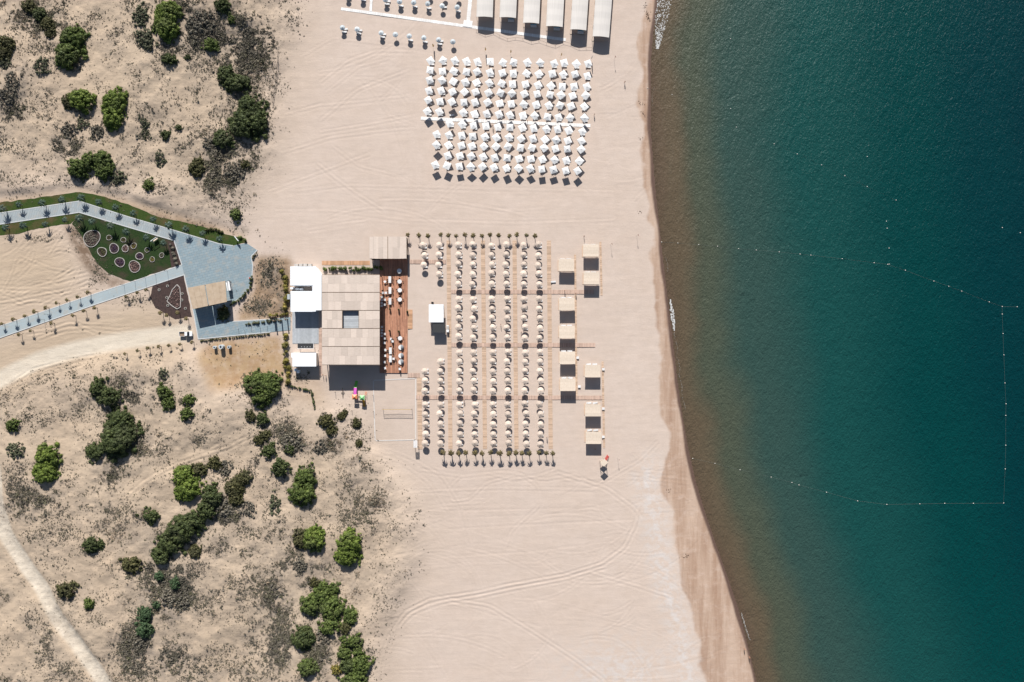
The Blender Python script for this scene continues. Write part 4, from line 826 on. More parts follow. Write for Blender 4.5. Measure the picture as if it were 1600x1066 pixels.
def table(px, py, kind, label, short, rz=0, chairs=()):
    x, y = P(px,py,1.0); o = empty('dining_table', (x,y,ZD), rz, label, 'table', 'white tables on the terrace')
    link('table_top', {'r':TOPR,'l':TOPL,'s':TOPS}[kind], o)
    if kind == 'l':
        for sx in (-.42,.42):
            for sy in (-1.15,1.15): link('leg', LEGM, o, (sx,sy,0))
    else: link('pedestal', PED, o)
    for (dx,dy) in chairs:
        sd2 = ('seaward' if dx > 0 else 'pavilion') if abs(dx) > abs(dy) else ('reed-hut' if dy > 0 else 'court')
        if kind == 'l' and dx > .5: sd2 = 'seaward %s end' % ('hut' if dy > 0 else 'court')
        else: sd2 += ' side'
        chair(x+dx, y+dy, ZD, math.atan2(dx,-dy), 'dark chair on the %s of the %s' % (sd2, short))
RT = [(624.3,440),(624.6,453.6),(624.6,468.2),(625.1,528.7)]
for i,(a,b) in enumerate(RT): table(a,b,'r','white round table, %s of the round tables from the reed hut' % nth(i+1),'%s round table from the reed hut' % nth(i+1),0,[(1.2,.1),(-1.15,.3),(.2,-1.15),(-.1,1.15)])
LT = [(609,437),(609.3,454),(609.3,470.8),(610,548.3),(610,561)]
for i,(a,b) in enumerate(LT): table(a,b,'l','white long table, %s of the long tables from the reed hut' % nth(i+1),'%s long table from the hut' % nth(i+1),0,[(.95,.7),(.95,-.6),(-.95,.0),(.05,1.65)])
ST = [(601.4,440.3),(598.6,457.7),(603,457.7),(601,468.5),(600.5,476.2),(600.8,522),(600.6,529),(600.6,536),(601.9,547),(601.7,556),(600.6,566),(601.5,575.4),(611,529.7),(613.5,533.5),(614.9,560.7),(624.6,576.7)]
for i,(a,b) in enumerate(ST): table(a,b,'s',('white square table along the pavilion, %s from the reed hut' if i < 12 else 'white square table on the seaward half of the terrace, %s from the reed hut') % nth(i+1 if i < 12 else i-11),('%s pavilion-side square table from the reed hut' if i < 12 else '%s seaward square table from the reed hut') % nth(i+1 if i < 12 else i-11),R(random.choice([0,0,40,20])),[(.1,-.8),(-.3,.8)] if i%2 else [(.75,-.2)])
x, y = P(623.9,423.6,1); o = empty('dining_table', (x,y,ZD), 0, 'round pale table in the shadow of the reed hut', 'table', 'white tables on the terrace'); MB().cyl(0,0,.70,.76,.95,.95,18).build('table_top', M['white_plastic'], o); link('pedestal', PED, o)
for i,(a,b) in enumerate([(626.4,543),(626.4,556),(626.4,565.8)]):
    x, y = P(a,b,.6); o = empty('round_daybed', (x,y,ZD), R(random.uniform(-15,15)), 'round white daybed with grey hood on the terrace, %s from the reed hut' % nth(i+1), 'daybed', 'round daybeds on the terrace')
    MB().cyl(0,0,0,.38,.95,1.0,16).build('mattress', M['white_fabric'], o); h_ = MB(); vs = []
    for rr in range(4):
        for j in range(9):
            ph = -math.pi/2+math.pi*j/8; th = rr/3*math.pi*.5; vs.append((.1+1.08*math.cos(ph)*math.cos(th), 1.08*math.sin(ph)*math.cos(th), .38+.85*math.sin(th)))
    h_.add(vs, [(r_*9+j,r_*9+j+1,(r_+1)*9+j+1,(r_+1)*9+j) for r_ in range(3) for j in range(8)]); h_.build('hood', M['grey_sofa'], o)
for i,(a,b) in enumerate([(594.3,464.5),(594.3,469),(594.3,473.5),(594.3,478),(594.5,511),(594.5,516),(594.5,520.5),(594.5,525)]):
    x, y = P(a,b,.5); o = empty('armchair', (x+.6,y,ZD), 0, 'white armchair along the pavilion edge, %s from the reed hut' % nth(i+1), 'armchair', 'white armchairs by the pavilion'); MB().box(0,0,.25,.8,.8,.34).build('seat', M['white_fabric'], o); MB().box(-.35,0,.58,.14,.8,.32).build('backrest', M['white_fabric'], o)
    for sx in (-.3,.3): MB().box(sx,0,.04,.08,.7,.08).build('foot', M['dark'], o)
for i,(a,b) in enumerate([(608.8,483),(622.5,484),(608.5,517),(622.8,518),(636,487)]):
    x, y = P(a,b,1.4); o = empty('potted_plant', (x,y,ZD if a < 630 else 0), 0, 'dark potted plant on the terrace, %s from the reed hut' % nth(i+1), 'plant', 'potted plants on the terrace'); MB().cyl(0,0,0,.55,.25,.33,10).build('pot', M['dark'], o)
    V_,F_ = leaf_cloud([(0,0,.85,.42,1.0),(.1,.1,1.2,.3,1)], .2, 2, .8, 60+i, .1); link('foliage', np_mesh('pot_foliage', V_, F_, LEAF['dark']), o)

# ------------------------------------------------------------------ reed hut north of the terrace
h = 4.4; xa,ya = P(577,404.4,h); xb,yb = P(634.7,369.7,h)
hut = empty('reed_hut', ((xa+xb)/2,(ya+yb)/2,0), 0, 'reed-roofed open hut at the head of the timber terrace', 'hut'); hw, hd = xb-xa, yb-ya
for s in (-1,1):
    for q in range(4):
        for r_ in range(2):
            wq = hw/8; MB().box(s*(.1+wq*(q+.5)), -hd/2+hd/2*(r_+.5), h-.10-.05*(q+.5)+random.uniform(-.012,.012), wq-.025, hd/2-.025, .09, 0,0,s*R(3.0)).build('reed_panel', M['reed'], hut)
MB().box(0,0,h-.20,hw-.2,hd-.2,.03).build('light_block_sheet', M['reed'], hut); MB().box(0,0,h-.03,.22,hd+.05,.10).build('ridge_beam', M['beam'], hut)  # sheet under the hut panels is likewise added to block light through the gaps
for sx in (-1,-.33,.33,1):
    for sy in (-1,1): MB().box(sx*(hw/2-.25), sy*(hd/2-.25), (h-.25)/2, .25,.25,h-.27).build('column', M['beam'], hut)
MB().box(0,0,.05,hw-.2,hd-.2,.1).build('floor', M['dark_wood'], hut); MB().box(hw/2-1.0,.5,.62,.7,hd*.6,1.05).build('bar_counter', M['beam'], hut); MB().box(-hw/2+.7,.3,1.2,.4,hd*.7,2.2).build('back_shelf', M['dark_wood'], hut)

# ------------------------------------------------------------------ kitchens
def ribbed(poly_parts, h, parent, step=.9):
    for (xa,ya,xb,yb) in poly_parts:
        n = max(1,int(abs(yb-ya)/step)); 
        for i in range(n): MB().box((xa+xb)/2, ya+(yb-ya)*(i+.5)/n, h+.05, abs(xb-xa)-.02, abs(yb-ya)/n-.035, .09).build('roof_sheet', M['white_roof'], parent)
h = 4.0
kA = empty('kitchen_building', (*P(474,452,h),0), 0, 'white ribbed-roof kitchen block with a chamfered corner and dark slot', 'building'); kx, ky = P(474,452,h)
def rel_(px,py,hh=h): a = P(px,py,hh); return (a[0]-kx, a[1]-ky)
def rect(px0,py0,px1,py1): a = rel_(px0,py0); b = rel_(px1,py1); return (a[0],a[1],b[0],b[1])
MB().prism([rel_(455,418),rel_(492.5,417.5),rel_(501,429.5),rel_(501,484),rel_(492.5,484),rel_(492.5,486),rel_(455.5,486),rel_(455.5,455.5),rel_(488,455.5),rel_(488,446.5),rel_(455,446.5)], 0, h-.02).build('wall', M['white_roof'], kA)
ribbed([rect(453.6,416.4,488.8,446.2),rect(454,454.9,488.8,487.3)], h, kA)
MB().prism([rel_(488.9,416.2),rel_(493,416),rel_(502.6,428.8),rel_(502.6,485),rel_(493.6,485),rel_(493.6,487),rel_(488.9,487)], h, h+.13).build('roof_slab', M['white_roof'], kA)
for a,b in ((457.5,450.8),(465.5,452),(471.5,452.4)): u = rel_(a,b,1); MB().box(u[0],u[1],1.0,1.3,.8,2.0).build('air_unit', M['white_roof'], kA)
u = rel_(451.8,464,2); MB().box(u[0],u[1],1.4,1.0,2.0,2.8).build('water_tank', M['grey_fabric'], kA)
for a,b in ((463,414.5),(470,414),(477,414),(484,414.3)): u = rel_(a,b,1.2); MB().box(u[0],u[1],.7,1.4,.9,1.4).build('service_cabinet', M['stone'], kA)
cy_ = empty('service_yard', (*P(477,512),0), 0, 'pale grey boarded service yard between the two white kitchen blocks', 'yard'); q = MB(); u0 = P(457,537); u1 = P(498,486); cc = P(477,512)
n_ = 26
for i in range(n_): q.box(u0[0]-cc[0]+(u1[0]-u0[0])*(i+.5)/n_, (u0[1]+u1[1])/2-cc[1], .10, (u1[0]-u0[0])/n_-.02, u1[1]-u0[1], .06)
tag(q.build('boards', M['grey_boards'], cy_), kind='stuff')
a_ = P(480,540.5); pit = empty('dark_canopy', (*a_,0), 0, 'low black canopy with a white frame in the service yard', 'canopy')
MB().box(0,0,2.2,6.1,1.9,.10).build('roof', M['dark'], pit); MB().box(0,-1.0,2.2,6.3,.10,.14).build('white_edge', M['white_roof'], pit); MB().box(3.1,0,2.2,.10,1.9,.14).build('white_edge', M['white_roof'], pit)
for sx in (-2.9,2.9):
    for sy in (-.8,.8): MB().box(sx,sy,1.07,.1,.1,2.15).build('post', M['dark'], pit)
for i in range(4): MB().cyl(-1.5+i*1.1,-.4,2.25,2.36,.12,.1,8).build('lamp', M['white_roof'], pit)
h = 3.3; kx, ky = P(476,562,h); kB = empty('kitchen_building', (kx,ky,0), 0, 'small white flat-roofed kitchen block beside the yellow shrubs', 'building')
a0 = P(457,572.8,h); a1 = P(494.2,551.2,h); MB().box((a0[0]+a1[0])/2-kx,(a0[1]+a1[1])/2-ky,h/2,a1[0]-a0[0]-.5,a1[1]-a0[1]-.5,h).build('wall', M['white_roof'], kB)
ribbed([(a0[0]-kx,a1[1]-ky,a1[0]-kx,a0[1]-ky)], h, kB, 1.8); MB().box(a1[0]-kx+.28,(a0[1]+a1[1])/2-ky,h-.2,.25,4.6,.1).build('gutter', M['beam'], kB)
for q in range(2): MB().box(a0[0]-kx+.6+q*1.0, a0[1]-ky-1.4-.6*q, .9, .9,1.1,1.8).build('store_cupboard', M['white_roof'], kB)
MB().box(a0[0]-kx-.3, a1[1]-ky-1.0, 1.2, .9,1.8,2.4).build('side_tank', M['white_roof'], kB)
# hedge planters and hedges
def hedge(pts, wid, hgt, kind, label, seed, cat='hedge', soil=True, leaf=.3):
    (bx,by) = P(*pts[0]); r = random.Random(seed); blobs = []
    for (a,b) in zip(pts[:-1],pts[1:]):
        (x0_,y0_),(x1_,y1_) = P(*a),P(*b); L = math.hypot(x1_-x0_,y1_-y0_); n = max(2,int(L/(wid*.55)))
        for i in range(n):
            t = (i+r.random())/n; q = wid/2*r.uniform(.65,1.15); blobs.append((x0_+(x1_-x0_)*t-bx+r.gauss(0,.18*wid), y0_+(y1_-y0_)*t-by+r.gauss(0,.18*wid), hgt*r.uniform(.35,.7), q, r.uniform(.7,1.2)))
    V_,F_ = leaf_cloud(blobs, leaf, 1.7, .8, seed, 0); root = empty('hedge', (bx,by,0), 0, label, cat, 'hedges round the restaurant'); link('foliage', np_mesh('hedge_foliage', V_, F_, LEAF[kind]), root)
    st = MB()
    for bl in blobs[::2]: st.cyl(bl[0],bl[1],-.2,bl[2],.04,.03,5)
    st.build('stems', M['stem'], root); return root
hedge([(506,420),(598,420.5)],1.5,1.1,'green','planted hedge strip between the boardwalk and the pavilion roof',81)
hedge([(446,424),(448,487)],2.2,1.6,'yellow','yellow green hedge along the chamfered kitchen block',82)
hedge([(446,523),(447,556)],2.0,1.5,'yellow','yellow green hedge beside the grey service yard',83)
hedge([(448,560),(452,600)],2.2,1.5,'yellow','yellow green hedge beside the small white kitchen block',84)
hedge([(420,494),(450,490)],1.4,1.0,'yellow','low yellow hedge above the shaded ramp',85)
hedge([(312,533),(360,528),(422,522)],.7,.5,'olive','low clipped hedge edging the sunny ramp',86,leaf=.22)
hedge([(360,476),(374,469),(390,452),(395,430)],1.3,.8,'dark','dark low hedge round the curved plaza edge',87,leaf=.25)
hedge([(445,601),(466,606),(487,611),(491,628),(492,641)],.9,.8,'dark','thin dark hedge bending round the bare sand by the kitchens',88,leaf=.25)
hedge([(395,404),(402,396)],1.0,.6,'olive','short ragged hedge at the plaza tip',89,leaf=.25)
hedge([(385,506),(440,500)],1.2,.6,'dull','straggling hedge along the upper side of the ramp',90,leaf=.25)
hedge([(267,382),(278,412)],1.6,.5,'grey','low grey plants on the mulch strip by the plaza',91,leaf=.2)
hedge([(322,360),(335,357),(350,363)],1.2,.6,'olive','brownish low planting on the lawn above the plaza',92,leaf=.25)
hedge([(372,369),(384,375)],1.6,.7,'green','leafy planting at the lawn tip above the plaza',93,leaf=.25)

# ------------------------------------------------------------------ reed carport
h = 4.7; A_,B_,C_,D_ = [P(a,b,h) for a,b in ((292.8,450),(352,438.8),(354.6,471.8),(301,483.3))]
cp = empty('reed_carport', ((A_[0]+C_[0])/2,(A_[1]+C_[1])/2,0), 0, 'reed-roofed carport in two halves over the plaza ramp', 'carport'); ox, oy = (A_[0]+C_[0])/2,(A_[1]+C_[1])/2
lerp = lambda p,q,t: (p[0]+(q[0]-p[0])*t-ox*0, p[1]+(q[1]-p[1])*t)
for (t0,t1) in ((0,.455),(.475,1)):
    for k_ in range(3):
        for r_ in range(2):
            u0,u1 = t0+(t1-t0)*k_/3, t0+(t1-t0)*(k_+1)/3-.002; v0,v1 = r_/2, (r_+1)/2-.003
            q_ = [lerp(lerp(A_,B_,u),lerp(D_,C_,u),v) for u,v in ((u0,v0),(u1,v0),(u1,v1),(u0,v1))]
            MB().prism([(a-ox,b-oy) for a,b in q_], h-.12, h).build('reed_panel', M['carport_reed'], cp)
for u,v in ((.02,.04),(.45,.04),(.48,.04),(.98,.04),(.02,.96),(.45,.96),(.48,.96),(.98,.96)):
    p_ = lerp(lerp(A_,B_,u),lerp(D_,C_,u),v); MB().box(p_[0]-ox,p_[1]-oy,(h-.12)/2+.05,.2,.2,h-.24).build('post', M['dark_wood'], cp)
# ------------------------------------------------------------------ flower beds
RINGS = [(144,372.7,12.8,'grey'),(171,371.5,4,'olive'),(193.3,375,3.9,'olive'),(160,393.7,7,'olive'),(178.7,388.3,7.3,'purple'),(196.2,388.5,5.1,'pink'),(209.4,384.3,4.4,'yellow'),(230.5,390.7,3.7,'dark'),(218.5,400.4,5.6,'purple'),(187.7,410,7.3,'purple'),(210.6,416.6,8.8,'pink'),(238.3,405.6,3.9,'yellow'),(253,399,3.7,'dull')]
LEAF['purple'] = leaf_mat('purple_flower', (.04,.025,.045), (.07,.04,.075), (.11,.06,.10)); LEAF['pink'] = leaf_mat('pink_flower', (.10,.06,.055), (.25,.15,.14), (.42,.30,.26))
CNAME = {'grey':'dry grass','olive':'olive planting','purple':'purple flowers','pink':'pale pink flowers','yellow':'yellow green plants','dark':'dark plants','dull':'dull green plants'}
for i,(a,b,r,kind) in enumerate(RINGS):
    x,y = P(a,b); rm = r*U; rk = sorted(range(13), key=lambda j: math.hypot(RINGS[j][0]-280, RINGS[j][1]-414)).index(i)+1
    root = empty('flower_bed', (x,y,.045), 0, '%s round bed of %s ringed with white stone, %s nearest the plaza' % ('biggest' if i == 0 else ('wide' if r > 5 else 'small'), CNAME[kind], nth(rk)), 'flower bed', 'round flower beds in the lawn')
    n_ = max(9,int(2*math.pi*rm/.42)); rr = random.Random(i)
    lx = lambda t: rm*(1+.07*math.sin(2*t+i)+.04*math.sin(3*t+2*i))
    for j in range(n_):
        t = 6.2832*j/n_; MB().box(lx(t)*math.cos(t),lx(t)*math.sin(t),.10+rr.uniform(-.02,.02),.22 if r > 5 else .15,2*math.pi*rm/n_-.02,.26,t+rr.gauss(0,.05)).build('stone', M['stone'], root)
    MB().prism([(lx(t_)*.93*math.cos(t_),lx(t_)*.93*math.sin(t_)) for t_ in [6.2832*j/24 for j in range(24)]], -.1, .08).build('soil', M['brown_soil'], root)
    bl = []
    for j in range(int(16*rm*rm)+5): t = rr.random()*6.28; q_ = math.sqrt(rr.random())*.88*rm; bl.append((q_*math.cos(t),q_*math.sin(t),.1,rr.uniform(.14,.3),.8))
    V_,F_ = leaf_cloud(bl,.16,1.0,.8,300+i,.08); link('plants', np_mesh('bed_plants', V_, F_, LEAF[kind]), root)
tri = [(277,444.8),(281.5,450),(282.8,466),(282.3,480),(277,483),(269,478),(261.3,471),(266,462),(269.5,453)]
x,y = P(275,465); root = empty('flower_bed', (x,y,.04), 0, 'triangular pink flower bed ringed with white stone on the dark bed', 'flower bed')
tw = [(P(*q_)[0]-x, P(*q_)[1]-y) for q_ in tri]
for a,b in zip(tw, tw[1:]+tw[:1]):
    L = math.hypot(b[0]-a[0],b[1]-a[1]); n_ = max(2,int(L/.55))
    for j in range(n_): t = (j+.5)/n_; MB().box(a[0]+(b[0]-a[0])*t,a[1]+(b[1]-a[1])*t,.1,L/n_-.02,.26,.26,math.atan2(b[1]-a[1],b[0]-a[0])).build('stone', M['stone'], root)
MB().prism([(a*.94,b*.94) for a,b in tw], -.1,.08).build('soil', M['brown_soil'], root); bl = []
rr = random.Random(77)
while len(bl) < 60:
    u_, v_ = rr.uniform(-3.5,2), rr.uniform(-4.6,5); c_ = False
    for (xa,ya),(xb,yb) in zip(tw, tw[1:]+tw[:1]):
        if (ya > v_) != (yb > v_) and u_ < (xb-xa)*(v_-ya)/(yb-ya)+xa: c_ = not c_
    if c_: bl.append((u_*.9,v_*.9,.1,rr.uniform(.15,.3),.8))
V_,F_ = leaf_cloud(bl,.17,1.0,.8,399,.08); link('plants', np_mesh('bed_plants', V_, F_, LEAF['pink']), root)
for i,(a,b) in enumerate([(262,447),(261,465),(262.5,477.5),(285,459),(284.5,469),(290,482),(249,453)]):
    x,y = P(a,b); o = empty('tree_ring', (x,y,.04), 0, 'small white stone ring on the dark planting bed, %s from the lower path' % nth(sorted(range(7), key=lambda j: [447,465,477.5,459,469,482,453][j]).index(i)+1), 'stone ring', 'stone rings on the planting bed')
    for j in range(8): t = 6.2832*j/8; MB().box(.42*math.cos(t),.42*math.sin(t),.08,.16,.30,.2,t).build('stone', M['stone'], o)
    V_,F_ = leaf_cloud([(0,0,.1,.3,1)],.2,1.2,.8,420+i,.05); link('plant', np_mesh('ring_plant', V_, F_, LEAF['dull']), o)
x,y = P(240,374,2); sw = empty('swing_bench', (x,y,.045), R(35), 'wooden swing seat with a white beam on the garden lawn', 'bench')
MB().box(0,0,.5,1.9,.6,.08).build('seat', M['straw'], sw); MB().box(0,-.32,.85,1.9,.08,.6).build('backrest', M['straw'], sw); MB().box(0,0,2.2,2.8,.14,.14).build('beam', M['white_roof'], sw)
for sx in (-1.3,1.3):
    for sy in (-.6,.6): MB().tube([(sx,sy,0),(sx,0,2.2)],.05,6).build('leg', M['white_roof'], sw)
for sx in (-.85,.85): MB().tube([(sx,0,.5),(sx,0,2.16)],.02,5).build('chain', M['dark'], sw)
# lamp posts
for i,(a,b) in enumerate([(256,423),(237,427),(221,433),(204.5,438.5),(187.5,444.5),(69,491),(61.5,499)]):
    x,y = P(a,b,3); o = empty('lamp_post', (x,y,PZ if 60 < a < 300 else 0), 0, 'thin dark lamp post on the lower path, %s from the plaza' % nth(i+1), 'lamp post', 'lamp posts along the lower path')
    MB().cyl(0,0,-.15,3.0,.05,.04,6).build('post', M['dark'], o); MB().box(.25,0,3.02,.6,.16,.06).build('lamp_head', M['dark'], o)
for i,(a,b) in enumerate([(371,514),(381,517),(391,511),(405,512.5),(416,510)]):
    x,y = P(a,b,1.2); o = empty('bollard_light', (x,y,PZ-.02), 0, 'small dark bollard light on the ramp, %s from the carport' % nth(i+1), 'bollard', 'bollards on the ramp'); MB().cyl(0,0,0,1.1,.06,.06,8).build('post', M['dark'], o); MB().cyl(0,0,1.1,1.25,.11,.09,8).build('lamp_head', M['grey_fabric'], o)
for i,(a,b,s) in enumerate([(335.5,543,1.0),(346.5,542,1.4),(358,542.5,1.0)]):
    x,y = P(a,b,1); o = empty('water_tank', (x,y,0), 0, '%s on the orange ground below the ramp, %s from the pickup truck' % ('large grey drum' if i == 1 else 'small grey drum', nth(i+1)), 'drum', 'drums below the ramp'); MB().cyl(0,0,-.02,1.5*s,.62*s,.62*s,14).build('body', M['grey_fabric'], o); MB().cyl(0,0,1.5*s,1.6*s,.3*s,.25*s,10).build('lid', M['dark'], o)
for i,(a,b) in enumerate([(427,515),(436,514),(445,512.5),(424.5,509)]):
    x,y = P(a,b-14,3.3); o = empty('gate_pillar', (x,y,0), 0, 'slim pale pillar shading the ramp, %s from the kitchens' % nth(4-i if i < 3 else 4), 'pillar', 'pillars along the ramp'); MB().box(0,0,1.7,.45,.25,3.4).build('shaft', M['carport_reed'], o); MB().box(0,0,3.43,.6,.4,.08).build('cap', M['beam'], o)

# ------------------------------------------------------------------ vehicles
def wheel(parent, x, y, r=.36):
    w_ = MB(); n=12; vs = []
    for s in (-.11,.11): vs += [(x+r*math.cos(6.283*i/n), y+s, r+r*math.sin(6.283*i/n)) for i in range(n)]
    w_.add(vs, [tuple(range(n)),tuple(range(2*n-1,n-1,-1))]+[(i,n+i,n+(i+1)%n,(i+1)%n) for i in range(n)]); o = w_.build('wheel', M['rubber'], parent); r2 = r*.55; v2 = []
    sgn = 1 if y > 0 else -1
    v2 = [(x+r2*math.cos(6.283*i/8), y+sgn*.115, r+r2*math.sin(6.283*i/8)) for i in range(8)]; MB().add(v2, [tuple(range(8))]).build('rim', M['stone'], o)
x,y = P(289.5,522,1.2); tk = empty('pickup_truck', (x,y,max(0,gz(x,y))+.02), R(1), 'white pickup truck with an open bed parked on the dirt track', 'truck')
bd = MB()
def loft(mb, secs):
    n = len(secs[0]); vs = [p for s in secs for p in s]; fs = [tuple(range(n))[::-1], tuple((len(secs)-1)*n+i for i in range(n))]
    for k_ in range(len(secs)-1): fs += [(k_*n+i,k_*n+(i+1)%n,(k_+1)*n+(i+1)%n,(k_+1)*n+i) for i in range(n)]
    return mb.add(vs, fs)
def sec(x_, w0, w1, z0, z1, zm): return [(x_,-w0,z0),(x_,w0,z0),(x_,w0*1.02,zm),(x_,w1,z1),(x_,-w1,z1),(x_,-w0*1.02,zm)]
loft(bd, [sec(-.15,.9,.88,.4,1.02,.8),sec(.6,.92,.9,.4,1.02,.8),sec(1.35,.92,.88,.4,1.03,.8),sec(2.1,.9,.84,.42,.98,.75),sec(2.5,.8,.72,.45,.85,.7)]); bd.build('body', M['car_white'], tk)
cbn = MB(); loft(cbn, [sec(-.1,.86,.70,1.0,1.62,1.1),sec(.1,.86,.72,1.0,1.70,1.1),sec(.75,.86,.72,1.0,1.70,1.1),sec(.9,.86,.7,1.0,1.66,1.1)]); cbn.build('cab', M['car_white'], tk)
ws = MB(); ws.add([(.93,-.72,1.62),(.93,.72,1.62),(1.52,.82,1.05),(1.52,-.82,1.05)],[(0,3,2,1)]).add([(.93,.72,1.62),(.90,.86,1.05),(1.52,.82,1.05)],[(0,2,1)]).add([(.93,-.72,1.62),(.90,-.86,1.05),(1.52,-.82,1.05)],[(0,1,2)]); ws.build('windscreen', M['glass'], tk)
MB().box(-.135,0,1.35,.03,1.3,.4).build('rear_window', M['glass'], tk)
for s in (-1,1): MB().box(.4,s*.835,1.36,.7,.03,.36,0,s*R(-14)*-1).build('side_window', M['glass'], tk); MB().box(-1.35,s*.88,.78,2.3,.08,.5).build('bed_side', M['car_white'], tk); MB().box(2.42,s*.6,.72,.14,.3,.14).build('headlight', M['glass'], tk); MB().box(1.05,s*1.02,1.08,.16,.22,.16).build('mirror', M['dark'], tk)
MB().box(-2.5,0,.78,.08,1.84,.5).build('tailgate', M['car_white'], tk); MB().box(-1.35,0,.55,2.3,1.68,.08).build('bed_floor', M['beam'], tk)
for wx in (-1.6,1.6):
    for wy in (-.82,.82): wheel(tk, wx, wy)
x,y = P(356.8,446.5,1.9); gc = empty('shuttle_cart', (x,y,PZ+.005), R(100), 'white-roofed shuttle cart parked beside the reed carport', 'cart')
MB().box(-.15,0,1.92,3.6,1.35,.09).build('roof', M['car_white'], gc); MB().box(0,0,.42,3.9,1.3,.28).build('body', M['car_white'], gc); MB().box(1.75,0,.75,.5,1.25,.5).build('front_cowl', M['dark'], gc)
MB().box(1.62,0,1.35,.05,1.2,1.0,0,0,R(-12)).build('windscreen', M['glass'], gc)
for sx in (-1.8,-.4,1.35):
    for sy in (-.6,.6): MB().box(sx,sy,1.22,.05,.05,1.34).build('roof_post', M['dark'], gc)
for sx in (-1.5,-.5,.5): MB().box(sx,0,.68,.55,1.2,.25).build('seat', M['grey_sofa'], gc); MB().box(sx-.28,0,1.0,.1,1.2,.45).build('seat_back', M['grey_sofa'], gc)
for wx in (-1.35,1.35):
    for wy in (-.56,.56): wheel(gc, wx, wy, .26)
x,y = P(391,434,1); o = empty('white_bench', (x,y,PZ), R(12), 'white bench with a red cushion on the curved plaza edge', 'bench'); MB().box(0,0,.42,1.6,.55,.1).build('seat', M['white_roof'], o); MB().box(-.4,0,.50,.6,.5,.06).build('cushion', M['cloth_red'], o)
for sx in (-.65,.65): MB().box(sx,0,.18,.1,.5,.38).build('leg', M['white_roof'], o)
x,y = P(369,373,2); o = empty('sign_board', (x,y,.045), R(-52), 'narrow white sign board standing on the lawn above the plaza', 'sign'); MB().box(0,0,1.6,2.3,.12,.8).build('panel', M['white_roof'], o)
for sx in (-.9,.9): MB().box(sx,0,.6,.1,.08,1.2).build('post', M['dark'], o)

# ------------------------------------------------------------------ volleyball court, playground
x,y = P(617,640); vc = empty('volleyball_court', (x,y,0), 0, 'sand volleyball court marked out with white tape', 'court')
cr = [(583.3,594.4),(649.5,591.5),(649.5,687.3),(586.2,688.7)]; cw = [(P(*q_)[0]-x,P(*q_)[1]-y) for q_ in cr]
for a,b in zip(cw, cw[1:]+cw[:1]): MB().box((a[0]+b[0])/2,(a[1]+b[1])/2,.05,math.hypot(b[0]-a[0],b[1]-a[1])-.42,.34,.05,math.atan2(b[1]-a[1],b[0]-a[0])).build('boundary_tape', M['court_tape'], vc)
a0 = P(597,640,2.4); a1 = P(642.4,640,2.4); x,y = (a0[0]+a1[0])/2,a0[1]; L = a1[0]-a0[0]
nt_ = empty('volleyball_net', (x,y,0), 0, 'volleyball net with yellow tape on two dark posts', 'net')
for s in (-1,1): MB().cyl(s*L/2,0,-.3,2.5,.07,.06,8).build('post', M['dark_wood'], nt_)
MB().tube([(-L/2+L*i/8,0,2.42-.10*math.sin(math.pi*i/8)) for i in range(9)],.06,5).build('top_tape', M['flag_yellow'], nt_); MB().tube([(-L/2+L*i/8,0,1.45-.14*math.sin(math.pi*i/8)) for i in range(9)],.04,5).build('bottom_tape', M['dark'], nt_)
q = MB()
for i in range(1,60): q.box(-L/2+L*i/60,0,1.87-.12*math.sin(math.pi*i/60),.012,.012,.92)
for i in range(6): q.tube([(-L/2+L*j/8,0,1.58+.14*i-.12*math.sin(math.pi*j/8)) for j in range(9)],.008,3)
tag(q.build('netting', M['dark'], nt_), kind='stuff')
bx,by = P(560,622,0); pg = empty('playground_set', (bx,by,0), 0, 'colourful playground of two roofed towers with pink, green and yellow slides', 'playground')
def pr(px,py,h=0): a = P(px,py,h); return (a[0]-bx,a[1]-by)
for (tx_,ty_,m) in ((553.7,620.5,'orange_pl'),(565.5,621.8,'mint_pl')):
    cx_,cy_ = pr(tx_,ty_,3)
    for sx in (-.65,.65):
        for sy in (-.65,.65): MB().cyl(cx_+sx,cy_+sy,-.2,2.6,.06,.06,6).build('tower_post', M['yellow_pl'], pg)
    MB().box(cx_,cy_,1.35,1.4,1.4,.08).build('platform', M['beam'], pg)
    MB().add([(cx_-.95,cy_-.95,2.55),(cx_+.95,cy_-.95,2.55),(cx_+.95,cy_+.95,2.55),(cx_-.95,cy_+.95,2.55),(cx_,cy_,3.3)],[(0,1,4),(1,2,4),(2,3,4),(3,0,4),(3,2,1,0)]).build('tower_roof', M[m], pg)
c1 = pr(553.7,620.5,3); c2 = pr(565.5,621.8,3); MB().box((c1[0]+c2[0])/2,(c1[1]+c2[1])/2,1.35,c2[0]-c1[0]-1.45,.8,.07,math.atan2(c2[1]-c1[1],c2[0]-c1[0])).build('bridge', M['beam'], pg)
def slide(pts, m, nm, wd_=.75):
    s_ = MB(); vs = []; pts = [Vector(p) for p in pts]
    for i,p in enumerate(pts):
        t = (pts[min(i+1,len(pts)-1)]-pts[max(i-1,0)]); t.z = 0; t.normalize(); n_ = Vector((-t.y,t.x,0))*wd_/2
        vs += [p+n_+Vector((0,0,.25)), p+n_*.9, p-n_*.9, p-n_+Vector((0,0,.25))]
    s_.add(vs, [(4*i+j,4*i+j+1,4*i+5+j,4*i+4+j) for i in range(len(pts)-1) for j in range(3)]); o = s_.build(nm, M[m], pg); md = o.modifiers.new('t','SOLIDIFY'); md.thickness = .04
u1 = pr(554.5,613,1.6); u2 = pr(555,606,1.2); slide([(c1[0],c1[1]+.65,1.42),(u1[0],u1[1],1.3),(u2[0],u2[1],.95)],'pink','pink_slide',1.1); u3 = pr(557,597.5,.3); slide([(u2[0],u2[1],.95),((u2[0]+u3[0])/2,(u2[1]+u3[1])/2,.5),(u3[0],u3[1],.12),(u3[0]+.05,u3[1]+.5,.1)],'green_pl','green_slide',1.0)
